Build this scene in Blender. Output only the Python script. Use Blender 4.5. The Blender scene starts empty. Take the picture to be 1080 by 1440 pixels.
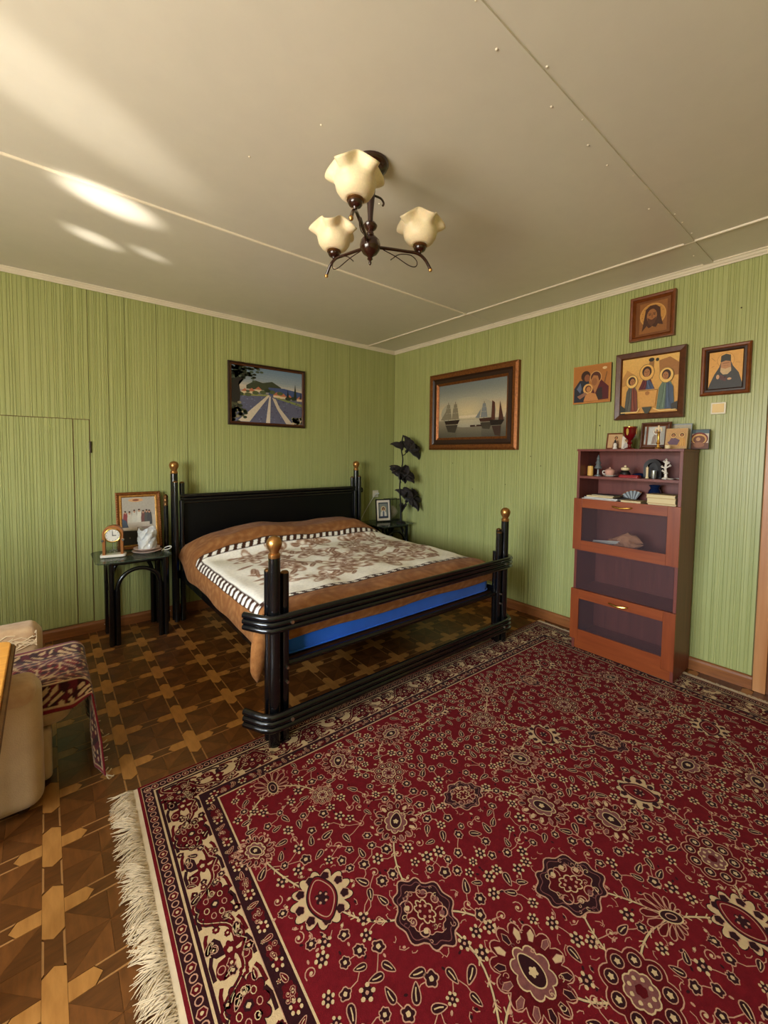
import bpy, math, random
import numpy as np
from mathutils import Vector, Matrix

# ------------------------------------------------------------------ camera, world, light, exposure
scene = bpy.context.scene
COL = scene.collection
PI = math.pi
cam_data = bpy.data.cameras.new('camera')
cam = bpy.data.objects.new('camera', cam_data)
COL.objects.link(cam)
F_PX, PX, PY = 584.04, 554.43, 669.47
cam_data.sensor_fit = 'HORIZONTAL'
cam_data.sensor_width = 36.0
cam_data.lens = F_PX * 36.0 / 1080.0
cam_data.shift_x = (540.0 - PX) / 1080.0
cam_data.shift_y = (PY - 720.0) / 1080.0
cam_data.clip_start = 0.02
_r = Vector((0.76575503, -0.64301331, 0.01237415))
_u = Vector((0.02391657, 0.04769848, 0.99857541))
_f = Vector((0.64268751, 0.76436820, -0.05190402))
_m = Matrix((_r, _u, -_f)).transposed().to_4x4()
_m.translation = Vector((-3.22396, -3.85482, 1.38219))
cam.matrix_world = _m
scene.camera = cam

world = bpy.data.worlds.new('daylight')
scene.world = world
world.use_nodes = True
_bg = world.node_tree.nodes['Background']
# plain daylight: pale sky above the horizon, warmer and dimmer sunlit ground below it
_nt = world.node_tree
_tc = _nt.nodes.new('ShaderNodeTexCoord'); _sp = _nt.nodes.new('ShaderNodeSeparateXYZ'); _rp = _nt.nodes.new('ShaderNodeValToRGB')
_nt.links.new(_tc.outputs['Generated'], _sp.inputs[0]); _nt.links.new(_sp.outputs[2], _rp.inputs[0])
_rp.color_ramp.elements[0].position = 0.0; _rp.color_ramp.elements[0].color = (0.74, 0.69, 0.60, 1)
_rp.color_ramp.elements[1].position = 0.06; _rp.color_ramp.elements[1].color = (0.88, 0.985, 1.09, 1)
_nt.links.new(_rp.outputs[0], _bg.inputs[0])
_bg.inputs[1].default_value = 30.0

WIN = (-4.10, -2.00, 0.80, 2.15)           # window opening in the left wall: y0, y1, z0, z1
XL, YF, H = -5.20, -5.30, 2.60             # left wall, front wall, ceiling height

def portal(name, loc, rot, sx, sy):
    l = bpy.data.lights.new(name, 'AREA')
    l.shape = 'RECTANGLE'
    l.size, l.size_y = sx, sy
    l.cycles.is_portal = True
    o = bpy.data.objects.new(name, l)
    o.location = loc
    o.rotation_euler = rot
    COL.objects.link(o)
portal('window_left_offscreen', (XL - 0.10, (WIN[0] + WIN[1]) / 2, (WIN[2] + WIN[3]) / 2), (0, -PI / 2, 0), WIN[3] - WIN[2], WIN[1] - WIN[0])

# spots added outside the window, standing in for sunlight bounced up at the ceiling
def glint(name, src, dst, deg, watt, blend=1.0):
    l = bpy.data.lights.new(name, 'SPOT'); l.energy = watt; l.spot_size = math.radians(deg); l.spot_blend = blend; l.shadow_soft_size = 0.03; l.color = (1.0, 0.95, 0.86)
    o = bpy.data.objects.new(name, l); o.location = src
    d = Vector(dst) - Vector(src); o.rotation_euler = d.to_track_quat('-Z', 'Y').to_euler(); COL.objects.link(o)
glint('glint_standin_main_offscreen', (-6.6, -2.95, 0.40), (-2.95, -1.34, 2.6), 3.4, 3600)
glint('glint_standin_low_offscreen', (-6.6, -2.95, 0.40), (-2.98, -0.86, 2.6), 2.0, 2300)
glint('glint_standin_small_offscreen', (-6.6, -2.85, 0.40), (-2.70, -0.85, 2.6), 1.5, 1500)
glint('glint_standin_long_offscreen', (-9.0, -5.15, 0.70), (-3.22, -1.98, 2.6), 3.6, 2800)

vs = scene.view_settings
vs.view_transform = 'Standard'
vs.look = 'None'
vs.exposure = 0.18
vs.gamma = 1.0
vs.use_curve_mapping = False

# ------------------------------------------------------------------ materials
def s2l(c):
    return tuple(((v / 255.0) / 12.92 if v / 255.0 <= 0.04045 else ((v / 255.0 + 0.055) / 1.055) ** 2.4) for v in c)

MATS = {}
def mat(name, rgb=None, rough=0.5, metal=0.0, spec=0.5, coat=0.0, sheen=0.0, var=0.0, scale=(20, 20, 20), detail=4.0,
        bump=0.0, bscale=None, rgb2=None, trans=0.0, alpha=1.0, ior=1.45, attr=None, sss=0.0, grain=None, lin=False, cspace='Object'):
    if name in MATS:
        return MATS[name]
    m = bpy.data.materials.new(name)
    m.use_nodes = True
    nt = m.node_tree
    b = nt.nodes['Principled BSDF']
    c = (rgb if lin else s2l(rgb)) if rgb else (0.5, 0.5, 0.5)
    b.inputs['Base Color'].default_value = (*c, 1)
    b.inputs['Roughness'].default_value = rough
    b.inputs['Metallic'].default_value = metal
    b.inputs['Specular IOR Level'].default_value = spec
    b.inputs['Coat Weight'].default_value = coat
    b.inputs['Coat Roughness'].default_value = 0.1
    b.inputs['Sheen Weight'].default_value = sheen
    b.inputs['Transmission Weight'].default_value = trans
    b.inputs['Alpha'].default_value = alpha
    b.inputs['IOR'].default_value = ior
    if sss:
        b.inputs['Subsurface Weight'].default_value = sss
        b.inputs['Subsurface Radius'].default_value = (0.03, 0.02, 0.012)
    tc = nt.nodes.new('ShaderNodeTexCoord')
    src = None
    if attr:
        a = nt.nodes.new('ShaderNodeVertexColor'); a.layer_name = attr
        src = a.outputs['Color']
    if var or rgb2:
        mp = nt.nodes.new('ShaderNodeMapping'); mp.inputs['Scale'].default_value = scale
        nt.links.new(tc.outputs[cspace], mp.inputs['Vector'])
        n = nt.nodes.new('ShaderNodeTexNoise'); n.inputs['Scale'].default_value = 1.0
        n.inputs['Detail'].default_value = detail; n.inputs['Roughness'].default_value = 0.6
        nt.links.new(mp.outputs[0], n.inputs['Vector'])
        mr = nt.nodes.new('ShaderNodeMapRange')
        mr.inputs[1].default_value = 0.3; mr.inputs[2].default_value = 0.7
        nt.links.new(n.outputs[0], mr.inputs[0])
        mx = nt.nodes.new('ShaderNodeMix'); mx.data_type = 'RGBA'
        nt.links.new(mr.outputs[0], mx.inputs[0])
        if rgb2:
            c2 = rgb2 if lin else s2l(rgb2)
            mx.inputs[6].default_value = (*c, 1); mx.inputs[7].default_value = (*c2, 1)
        else:
            if src is None:
                mx.inputs[6].default_value = (*[v * (1 - var) for v in c], 1)
                mx.inputs[7].default_value = (*[min(1, v * (1 + var)) for v in c], 1)
            else:
                mx.blend_type = 'MULTIPLY'
                mx.inputs[0].default_value = 1.0
                nt.links.remove(mx.inputs[0].links[0])
                mr.inputs[3].default_value = 1 - var; mr.inputs[4].default_value = 1 + var
                nt.links.new(src, mx.inputs[6]); nt.links.new(mr.outputs[0], mx.inputs[7])
        src = mx.outputs[2]
    if src is not None:
        nt.links.new(src, b.inputs['Base Color'])
    if bump:
        mp2 = nt.nodes.new('ShaderNodeMapping'); mp2.inputs['Scale'].default_value = bscale or scale
        nt.links.new(tc.outputs[cspace], mp2.inputs['Vector'])
        n2 = nt.nodes.new('ShaderNodeTexNoise'); n2.inputs['Scale'].default_value = 1.0; n2.inputs['Detail'].default_value = 3
        nt.links.new(mp2.outputs[0], n2.inputs['Vector'])
        bp = nt.nodes.new('ShaderNodeBump'); bp.inputs['Strength'].default_value = bump; bp.inputs['Distance'].default_value = 0.004
        nt.links.new(n2.outputs[0], bp.inputs['Height'])
        nt.links.new(bp.outputs[0], b.inputs['Normal'])
    MATS[name] = m
    return m

mat('wall_green', (178, 180, 118), rough=0.36, spec=0.5, rgb2=(158, 162, 98), scale=(55, 55, 0.7), detail=3)
mat('wall_backing', (118, 98, 60), rough=0.9)
mat('ceiling', (222, 213, 196), rough=0.33, spec=0.5, var=0.02, scale=(9, 9, 9), bump=0.10, bscale=(6, 6, 6))
mat('trim_cream', (232, 218, 192), rough=0.4, var=0.04, scale=(8, 8, 8))
mat('baseboard', (150, 92, 48), rough=0.4, rgb2=(122, 70, 34), scale=(4, 4, 40))
mat('door_wood', (196, 138, 88), rough=0.35, rgb2=(178, 116, 66), scale=(20, 20, 1.5))
mat('door_dark', (120, 70, 32), rough=0.4, rgb2=(98, 54, 24), scale=(20, 20, 1.5))
mat('subfloor', (92, 58, 28), rough=0.8)
mat('pq_light', (180, 124, 61), rough=0.34, rgb2=(154, 101, 46), scale=(40, 9, 9), detail=5)
mat('pq_line', (158, 110, 60), rough=0.4, var=0.1)
mat('pq_dark', (100, 58, 23), rough=0.34, rgb2=(78, 44, 16), scale=(14, 60, 9), detail=5)
mat('pq_mid', (116, 68, 28), rough=0.34, rgb2=(92, 53, 20), scale=(60, 14, 9), detail=5)
mat('black_lacquer', (9, 9, 11), rough=0.22, spec=0.5, coat=0.5)
mat('black_panel', (8, 8, 9), rough=0.4, spec=0.3)
mat('gold_ball', (188, 136, 78), rough=0.32, metal=0.9)
mat('bronze', (120, 84, 48), rough=0.35, metal=0.85)
mat('gold_bright', (214, 168, 84), rough=0.25, metal=0.95)
mat('screw', (190, 180, 160), rough=0.3, metal=1.0)
mat('mattress_blue', (20, 98, 212), rough=0.85, sheen=0.2, var=0.12, scale=(6, 6, 6))
mat('blanket', rough=0.95, spec=0.1, sheen=0.06, attr='Col', var=0.10, scale=(60, 60, 60), bump=0.35, bscale=(160, 160, 160))
mat('paint', rough=0.45, spec=0.4, attr='Col', var=0.08, scale=(70, 70, 70))
mat('cloth_attr', rough=0.95, spec=0.1, sheen=0.2, attr='Col', var=0.15, scale=(140, 140, 140), bump=0.3, bscale=(300, 300, 300))
mat('chair_beige', (196, 164, 122), rough=0.95, sheen=0.25, spec=0.1, var=0.09, scale=(10, 10, 10), bump=0.25, bscale=(220, 220, 220))
mat('chair_pattern', (206, 172, 132), rough=0.95, sheen=0.25, spec=0.1, rgb2=(190, 150, 110), scale=(24, 24, 24), bump=0.2, bscale=(220, 220, 220))
mat('chair_vein', (226, 200, 160), rough=0.95, sheen=0.2, spec=0.1)
mat('chair_foot', (70, 42, 24), rough=0.5)
mat('table_wood', (226, 158, 70), rough=0.4, rgb2=(206, 134, 52), scale=(4, 60, 30))
mat('table_edge', (124, 82, 44), rough=0.5, rgb2=(100, 64, 34), scale=(4, 60, 30))
mat('case_wood', (146, 70, 31), rough=0.36, rgb2=(124, 55, 23), scale=(30, 30, 3), spec=0.5)
mat('case_wood_h', (150, 73, 32), rough=0.36, rgb2=(128, 57, 24), scale=(3, 30, 30), spec=0.5)
mat('case_body', (124, 62, 50), rough=0.42, rgb2=(104, 48, 38), scale=(30, 30, 3))
mat('smoked_glass', (96, 78, 82), rough=0.2, spec=0.5, alpha=0.22)
mat('glass_clear', (210, 225, 215), rough=0.03, spec=0.6, trans=1.0, alpha=0.55)
mat('glass_table', (70, 84, 70), rough=0.03, spec=0.8, alpha=0.55)
mat('glass_pane', (235, 240, 240), rough=0.02, spec=0.5, alpha=0.10)
mat('frame_walnut', (96, 54, 26), rough=0.35, rgb2=(74, 38, 18), scale=(30, 30, 30))
mat('frame_brown', (128, 68, 26), rough=0.38, rgb2=(102, 50, 18), scale=(30, 30, 30))
mat('frame_gilt', (150, 92, 44), rough=0.36, metal=0.55, rgb2=(112, 62, 28), scale=(60, 60, 60), bump=0.5, bscale=(120, 120, 120))
mat('frame_gold', (206, 156, 84), rough=0.3, metal=0.7, rgb2=(164, 108, 50), scale=(90, 90, 90), bump=0.4, bscale=(150, 150, 150))
mat('frame_dark', (50, 28, 16), rough=0.4)
mat('black_frame', (18, 14, 12), rough=0.35)
mat('white_plastic', (236, 226, 202), rough=0.35)
mat('yellow_plastic', (226, 190, 120), rough=0.4)
mat('porcelain', (232, 222, 206), rough=0.2, coat=0.3)
mat('pink_china', (214, 160, 140), rough=0.25, coat=0.3)
mat('ruby_glass', (116, 14, 20), rough=0.08, spec=0.7, trans=0.25)
mat('wax_yellow', (226, 176, 92), rough=0.5, sss=0.2)
mat('wax_cream', (230, 206, 160), rough=0.5, sss=0.2)
mat('silver', (176, 178, 174), rough=0.3, metal=0.9)
mat('silver_matte', (132, 138, 138), rough=0.45, metal=0.5)
mat('navy_glaze', (20, 34, 66), rough=0.15, coat=0.4)
mat('paper', (216, 196, 150), rough=0.8, var=0.06, scale=(1, 1, 400))
mat('paper_white', (226, 220, 210), rough=0.7)
mat('cover_grey', (92, 90, 90), rough=0.6)
mat('cover_tan', (196, 168, 118), rough=0.6)
mat('red_lid', (150, 26, 30), rough=0.35)
mat('brown_paper', (196, 140, 104), rough=0.8, var=0.2, scale=(30, 30, 30), bump=0.4, bscale=(60, 60, 60))
mat('dark_glaze', (20, 14, 13), rough=0.5)
mat('shade_glass', (246, 226, 188), rough=0.4, spec=0.4, sss=0.35, var=0.06, scale=(160, 160, 160), bump=0.12, bscale=(260, 260, 260))
mat('lamp_brown', (46, 18, 10), rough=0.22, spec=0.6, coat=0.4)
mat('petal_dark', (34, 24, 18), rough=0.75, sheen=0.1, var=0.2, scale=(60, 60, 60))
mat('stem_dark', (22, 17, 14), rough=0.6)
mat('clock_brass', (176, 112, 62), rough=0.35, metal=0.6)
mat('clock_face', (222, 214, 198), rough=0.4)
mat('plastic_wrap', (232, 232, 226), rough=0.16, spec=0.7, alpha=0.55, var=0.1, scale=(40, 40, 40), bump=0.8, bscale=(45, 45, 45))
mat('print_blue', (118, 144, 176), rough=0.5)
mat('plate_pale', (206, 178, 162), rough=0.3, var=0.06)
mat('cord_white', (226, 224, 214), rough=0.5)
mat('wool_red', (102, 18, 24), rough=0.97, spec=0.05, sheen=0.02, var=0.16, scale=(45, 45, 45), bump=0.4, bscale=(420, 420, 420))
mat('wool_maroon', (82, 13, 17), rough=0.97, spec=0.05, sheen=0.02, var=0.18, scale=(60, 60, 60), bump=0.4, bscale=(420, 420, 420))
mat('wool_dark', (44, 12, 14), rough=0.97, spec=0.05, sheen=0.05, var=0.15, scale=(60, 60, 60), bump=0.4, bscale=(420, 420, 420))
mat('wool_cream', (190, 160, 116), rough=0.97, spec=0.05, sheen=0.1, var=0.08, scale=(60, 60, 60), bump=0.4, bscale=(420, 420, 420))
mat('wool_pink', (178, 130, 102), rough=0.97, spec=0.05, sheen=0.1, var=0.12, scale=(60, 60, 60), bump=0.4, bscale=(420, 420, 420))
mat('wool_rose', (114, 64, 58), rough=0.97, spec=0.05, sheen=0.1, var=0.2, scale=(90, 90, 90), bump=0.4, bscale=(420, 420, 420))
mat('fringe', (204, 180, 144), rough=0.9, spec=0.1, sheen=0.2, var=0.08, scale=(30, 30, 30))
mat('outer_wall', (200, 190, 160), rough=0.8)
mat('iron', (60, 44, 30), rough=0.5, metal=0.6)

# ------------------------------------------------------------------ mesh builder
class MB:
    def __init__(s):
        s.v, s.f, s.m = [], [], []
    def face(s, pts, m=0):
        b = len(s.v); s.v += [tuple(p) for p in pts]; s.f.append(tuple(range(b, b + len(pts)))); s.m.append(m)
    def grid(s, rows, m=0, closed=False):
        b = len(s.v); n = len(rows[0])
        for r in rows: s.v += [tuple(p) for p in r]
        for i in range(len(rows) - 1):
            for j in range(n if closed else n - 1):
                k = (j + 1) % n
                s.f.append((b + i * n + j, b + i * n + k, b + (i + 1) * n + k, b + (i + 1) * n + j)); s.m.append(m)
        return b
    def box(s, x0, x1, y0, y1, z0, z1, m=0):
        b = len(s.v)
        s.v += [(x, y, z) for z in (z0, z1) for y in (y0, y1) for x in (x0, x1)]
        for f in ((0, 2, 3, 1), (4, 5, 7, 6), (0, 1, 5, 4), (1, 3, 7, 5), (3, 2, 6, 7), (2, 0, 4, 6)):
            s.f.append(tuple(b + i for i in f)); s.m.append(m)
        return s
    def tube(s, pts, r, n=10, m=0, caps=True):
        P = [Vector(p) for p in pts]
        R = r if isinstance(r, (list, tuple)) else [r] * len(P)
        T = []
        for i in range(len(P)):
            a = P[max(i - 1, 0)]; c = P[min(i + 1, len(P) - 1)]
            d = (c - a); T.append(d.normalized() if d.length > 1e-9 else Vector((0, 0, 1)))
        ref = Vector((0, 0, 1)) if abs(T[0].z) < 0.9 else Vector((1, 0, 0))
        U = (ref - T[0] * ref.dot(T[0])).normalized()
        b = len(s.v)
        for i in range(len(P)):
            U = (U - T[i] * U.dot(T[i]))
            U = U.normalized() if U.length > 1e-6 else T[i].orthogonal().normalized()
            V = T[i].cross(U)
            for k in range(n):
                a = 2 * PI * k / n
                s.v.append(tuple(P[i] + (U * math.cos(a) + V * math.sin(a)) * R[i]))
        for i in range(len(P) - 1):
            for k in range(n):
                k2 = (k + 1) % n
                s.f.append((b + i * n + k, b + i * n + k2, b + (i + 1) * n + k2, b + (i + 1) * n + k)); s.m.append(m)
        if caps:
            s.f.append(tuple(b + k for k in reversed(range(n)))); s.m.append(m)
            s.f.append(tuple(b + (len(P) - 1) * n + k for k in range(n))); s.m.append(m)
        return s
    def lathe(s, prof, c=(0, 0, 0), n=20, m=0, sx=1.0, sy=1.0):
        b = len(s.v)
        for r, z in prof:
            for k in range(n):
                a = 2 * PI * k / n
                s.v.append((c[0] + r * math.cos(a) * sx, c[1] + r * math.sin(a) * sy, c[2] + z))
        for i in range(len(prof) - 1):
            for k in range(n):
                k2 = (k + 1) % n
                s.f.append((b + i * n + k, b + i * n + k2, b + (i + 1) * n + k2, b + (i + 1) * n + k)); s.m.append(m)
        if prof[0][0] > 1e-5: s.f.append(tuple(b + k for k in reversed(range(n)))); s.m.append(m)
        if prof[-1][0] > 1e-5: s.f.append(tuple(b + (len(prof) - 1) * n + k for k in range(n))); s.m.append(m)
        return s
    def prism(s, out, z0, z1, m=0):                 # outline in x,y (counter-clockwise)
        b = len(s.v); n = len(out)
        s.v += [(p[0], p[1], z0) for p in out] + [(p[0], p[1], z1) for p in out]
        s.f.append(tuple(b + i for i in reversed(range(n)))); s.m.append(m)
        s.f.append(tuple(b + n + i for i in range(n))); s.m.append(m)
        for i in range(n):
            j = (i + 1) % n
            s.f.append((b + i, b + j, b + n + j, b + n + i)); s.m.append(m)
        return s
    def slab(s, out, y0, y1, m=0):                  # outline in x,z, thickness in y (y0 the viewer's side)
        b = len(s.v); n = len(out)
        s.v += [(p[0], y0, p[1]) for p in out] + [(p[0], y1, p[1]) for p in out]
        s.f.append(tuple(b + i for i in range(n))); s.m.append(m)
        s.f.append(tuple(b + n + i for i in reversed(range(n)))); s.m.append(m)
        for i in range(n):
            j = (i + 1) % n
            s.f.append((b + j, b + i, b + n + i, b + n + j)); s.m.append(m)
        return s
    def mesh(s, name, mats, smooth=False):
        me = bpy.data.meshes.new(name)
        me.from_pydata(s.v, [], s.f)
        for m in (mats if isinstance(mats, (list, tuple)) else [mats]):
            me.materials.append(MATS[m])
        me.polygons.foreach_set('material_index', s.m)
        if smooth:
            me.polygons.foreach_set('use_smooth', [True] * len(s.f))
            if smooth != 'all':
                try: me.set_sharp_from_angle(angle=math.radians(38))
                except Exception: pass
        me.update()
        return me
    def build(s, name, mats, parent=None, smooth=False, bevel=0.0, seg=2):
        o = link(name, s.mesh(name, mats, smooth), parent)
        if bevel: add_bevel(o, bevel, seg)
        return o

def link(name, data, parent=None, loc=None):
    o = bpy.data.objects.new(name, data)
    COL.objects.link(o)
    if parent: o.parent = parent
    if loc: o.location = loc
    return o
def add_bevel(o, w, seg=2):
    b = o.modifiers.new('bevel', 'BEVEL'); b.width = w; b.segments = seg; b.limit_method = 'ANGLE'; b.angle_limit = math.radians(40)
    return o
def tag(o, label, cat, group=None):
    o['label'] = label; o['category'] = cat
    if group: o['group'] = group
    return o
def thing(name, label, cat, loc=(0, 0, 0), rz=0.0, group=None, rx=0.0):
    o = link(name, None)
    o.location = loc; o.rotation_euler = (rx, 0, rz); o.empty_display_size = 0.05
    return tag(o, label, cat, group)
def struct(o):
    o['kind'] = 'structure'
    return o
def stuff(o):
    o['kind'] = 'stuff'
    return o
def spath(pts, n=8):                                 # Catmull-Rom through the points
    P = [Vector(p) for p in pts]; out = []
    for i in range(len(P) - 1):
        a = P[max(i - 1, 0)]; b = P[i]; c = P[i + 1]; d = P[min(i + 2, len(P) - 1)]
        for k in range(n):
            t = k / n
            out.append(0.5 * ((2 * b) + (c - a) * t + (2 * a - 5 * b + 4 * c - d) * t * t + (3 * b - a - 3 * c + d) * t ** 3))
    out.append(P[-1])
    return out
def rrect(x0, x1, y0, y1, r, n=5):
    out = []
    for cx, cy, a0 in ((x1 - r, y1 - r, 0), (x0 + r, y1 - r, 90), (x0 + r, y0 + r, 180), (x1 - r, y0 + r, 270)):
        for k in range(n + 1):
            a = math.radians(a0 + 90 * k / n); out.append((cx + r * math.cos(a), cy + r * math.sin(a)))
    return out
def sst(a, b, x):
    t = min(1, max(0, (x - a) / (b - a))); return t * t * (3 - 2 * t)
# ------------------------------------------------------------------ the room
# reeded wall boards: real grooves, one object for each sheet
def reeded_mesh(name, a, b, z0, z1, pitch=0.0182, depth=0.0030, seed=0):
    rnd = random.Random(seed)
    prof = [(a, -0.006), (a + 0.0015, 0.0)]
    t = a + 0.004 + rnd.random() * 0.006
    while t < b - 0.012:
        g = 0.0034 if rnd.random() < 0.75 else 0.0062
        prof += [(t, 0.0), (t + 0.0012, -depth), (t + g - 0.0012, -depth), (t + g, 0.0)]
        t += pitch * (0.55 + 0.9 * rnd.random())
    prof += [(b - 0.0015, 0.0), (b, -0.006)]
    mb = MB()
    mb.grid([[(p, -d - 0.0, z0) for p, d in prof], [(p, -d, z1) for p, d in prof]])
    mb.face([(a, 0.006, z0), (b, 0.006, z0), (b, 0.006, z1), (a, 0.006, z1)][::-1])
    return mb.mesh(name, 'wall_green')
def board(parent, a, b, z0, z1, seed, name='wall_board'):
    return link(name, reeded_mesh(name, a + 0.001, b - 0.001, z0, z1, seed=seed), parent)

TH = 0.12
# back wall (headboard side), faces -y
mb = MB(); mb.box(XL - TH, TH, 0.012, TH, 0, H)
wall_back = struct(mb.build('wall_back', 'wall_backing'))
edges = [XL, -3.75, -2.962, -2.84, -2.73, -2.513, -2.29, -2.07, -1.83, -1.6, -1.36, -1.12, -0.88, -0.64, -0.42, -0.2, 0.006]
for i in range(len(edges) - 1):
    a, b = edges[i], edges[i + 1]
    if i == 1:
        o = board(wall_back, a, b, 1.617, H, 10 + i)
    else:
        o = board(wall_back, a, b, 0.0, H, 10 + i)
    o.location = (0, 0.005, 0)
# jib door in the back wall, cut from the same boards
mb = MB(); mb.box(-3.748, -2.964, 0.0110, 0.0118, 0.085, 1.611)
door_1 = struct(mb.build('door_1', 'wall_backing'))
for a, b, sd in ((-3.75, -3.062, 41), (-3.062, -2.964, 42)):
    o = board(door_1, a + 0.002, b - 0.002, 0.085, 1.611, sd, 'door_board'); o.location = (0, 0.005, 0)
mb = MB(); mb.tube([(-2.963, -0.006, 1.375), (-2.963, -0.006, 1.445)], 0.0065, 8); mb.tube([(-2.963, -0.006, 1.368), (-2.963, -0.006, 1.375)], 0.009, 8); mb.tube([(-2.963, -0.006, 1.445), (-2.963, -0.006, 1.452)], 0.009, 8)
mb.build('hinge', 'iron', door_1, smooth=True)
# right wall, faces -x
mb = MB(); mb.box(0.012, TH, YF - TH, 0.012, 0, H)
wall_right = struct(mb.build('wall_right', 'wall_backing'))
edges = [-0.004, 0.25, 0.444, 0.9, 1.367, 1.86, 2.402, 2.88, 3.385]
for i in range(len(edges) - 1):
    o = board(wall_right, edges[i], edges[i + 1], 0.0, H, 60 + i)
    o.rotation_euler = (0, 0, -PI / 2); o.location = (0.005, 0, 0)
o = board(wall_right, 3.385, 4.345, 2.06, H, 70); o.rotation_euler = (0, 0, -PI / 2); o.location = (0.005, 0, 0)
o = board(wall_right, 4.345, -YF, 0.0, H, 71); o.rotation_euler = (0, 0, -PI / 2); o.location = (0.005, 0, 0)
# room door in the right wall
mb = MB(); mb.box(-0.004, 0.010, -4.28, -3.45, 0.0, 2.0)
door_2 = struct(mb.build('door_2', 'door_dark'))
for y0, y1, z0, z1 in ((-3.452, -3.392, 0, 2.06), (-4.34, -4.28, 0, 2.06), (-4.28, -3.452, 2.0, 2.06)):
    MB().box(-0.022, 0.009, y0, y1, z0, z1).build('casing', 'door_wood', door_2, bevel=0.003)
for z0, z1 in ((0.2, 0.9), (1.05, 1.85)):
    MB().box(-0.010, -0.004, -4.16, -3.57, z0, z1).build('door_panel', 'door_wood', door_2, bevel=0.003)
# left wall with the window, front wall with a second window
mb = MB()
y0, y1, z0, z1 = WIN
for b_ in ((YF - TH, y0, 0, H), (y1, 0.012, 0, H), (y0, y1, 0, z0), (y0, y1, z1, H)):
    mb.box(XL - TH, XL, b_[0], b_[1], b_[2], b_[3])
wall_left = struct(mb.build('wall_left', 'wall_green'))
mb = MB()
mb.box(XL - TH, TH, YF - TH, YF, 0, H)
wall_front = struct(mb.build('wall_front', 'wall_green'))
def window(name, loc, rz, w, h, n):
    root = link(name, None, None, loc); root.rotation_euler = (0, 0, rz); struct(root)
    mb = MB()
    fw = 0.06
    mb.box(-w / 2, w / 2, -0.04, 0.04, 0, fw); mb.box(-w / 2, w / 2, -0.04, 0.04, h - fw, h)
    for k in range(n + 1):
        x = -w / 2 + fw / 2 + (w - fw) * k / n
        mb.box(x - fw / 2, x + fw / 2, -0.038, 0.038, fw, h - fw)
    mb.build('window_frame', 'white_plastic', root)
    for k in range(n):
        xa = -w / 2 + fw + (w - fw) * k / n; xb = -w / 2 + (w - fw) * (k + 1) / n
        MB().box(xa, xb, -0.004, 0.004, fw, h - fw).build('pane', 'glass_pane', root)
    MB().box(-w / 2 - 0.05, w / 2 + 0.05, -0.26, -0.04, -0.035, 0.0).build('window_sill', 'white_plastic', root)
window('window_1', (XL - 0.055, (y0 + y1) / 2, z0), PI / 2, y1 - y0, z1 - z0, 3)
# ceiling, mouldings, battens
mb = MB(); mb.box(XL - TH, TH, YF - TH, TH, H, H + 0.1)
ceiling = struct(mb.build('ceiling', 'ceiling'))
def moulding(name, L):
    prof = [(0, 0), (0, -0.034), (0.006, -0.034), (0.010, -0.026), (0.018, -0.020), (0.024, -0.010), (0.032, -0.006), (0.032, 0)]
    return prof
prof = moulding('m', 1)
mb = MB(); mb.grid([[(XL, -p, H + z) for p, z in prof], [(0, -p, H + z) for p, z in prof]]); struct(mb.build('trim_1', 'trim_cream'))
mb = MB(); mb.grid([[(-p, 0, H + z) for p, z in prof], [(-p, YF, H + z) for p, z in prof]]); struct(mb.build('trim_2', 'trim_cream'))
mb = MB(); mb.tube([(XL, -1.45, H - 0.001), (-0.405, -1.45, H - 0.001)], 0.0085, 8); struct(mb.build('trim_3', 'trim_cream', smooth=True))
mb = MB(); mb.tube([(-0.41, -0.03, H - 0.001), (-0.41, YF, H - 0.001)], 0.0085, 8); struct(mb.build('trim_4', 'trim_cream', smooth=True))
mb = MB(); mb.box(-0.40, -0.03, -1.457, -1.443, H - 0.004, H); struct(mb.build('trim_5', 'ceiling'))
mb = MB(); mb.box(XL, -0.03, -3.098, -3.048, H - 0.007, H)
t6 = struct(mb.build('trim_6', 'ceiling'))
rnd = random.Random(3)
nm = MB().lathe([(0.0, -0.0042), (0.003, -0.003), (0.0045, 0.0)], n=8).mesh('nail_head', 'trim_cream', True)
for i in range(16):
    o = link('nail_head', nm, t6, (-2.3 + i * 0.15 + rnd.uniform(-0.03, 0.03), -3.073 + rnd.choice((-0.035, -0.015, 0.018, 0.034)), H - 0.005))
    if o.location.y < -3.1 or o.location.y > -3.05: o.location.z = H
for i, (x, y) in enumerate(((-2.41, -2.44), (-2.55, -2.1), (-1.95, -2.2))):
    link('nail_head', nm, ceiling, (x, y, H))
nk = MB().lathe([(0.0, -0.0042), (0.003, -0.003), (0.0045, 0.0)], n=8).mesh('nail', 'iron', True)
for y, z in ((-3.24, 2.29), (-2.43, 1.62), (-1.95, 1.30), (-1.85, 1.38), (-1.22, 1.05), (-1.60, 1.12), (-0.95, 1.30)):
    o = link('nail', nk, wall_right, (0.0045, y, z)); o.rotation_euler = (0, PI / 2, 0)
# baseboards
def base_prof(): return [(0, 0), (0.018, 0), (0.018, 0.062), (0.012, 0.074), (0.004, 0.08), (0, 0.08)]
bp = base_prof()
mb = MB(); mb.grid([[(XL, -p, z) for p, z in bp], [(0, -p, z) for p, z in bp]]); o = struct(mb.build('baseboard_back', 'baseboard'))
for k in range(6): link('nail_head', nm, o, (-2.9 + k * 0.45, -0.0185, 0.045)).rotation_euler = (PI / 2 + PI, 0, 0)
mb = MB(); mb.grid([[(-p, 0, z) for p, z in bp], [(-p, -3.39, z) for p, z in bp]]); struct(mb.build('baseboard_right', 'baseboard'))
mb = MB(); mb.box(XL, XL + 0.018, YF, 0, 0, 0.08); struct(mb.build('baseboard_left', 'baseboard'))

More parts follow.
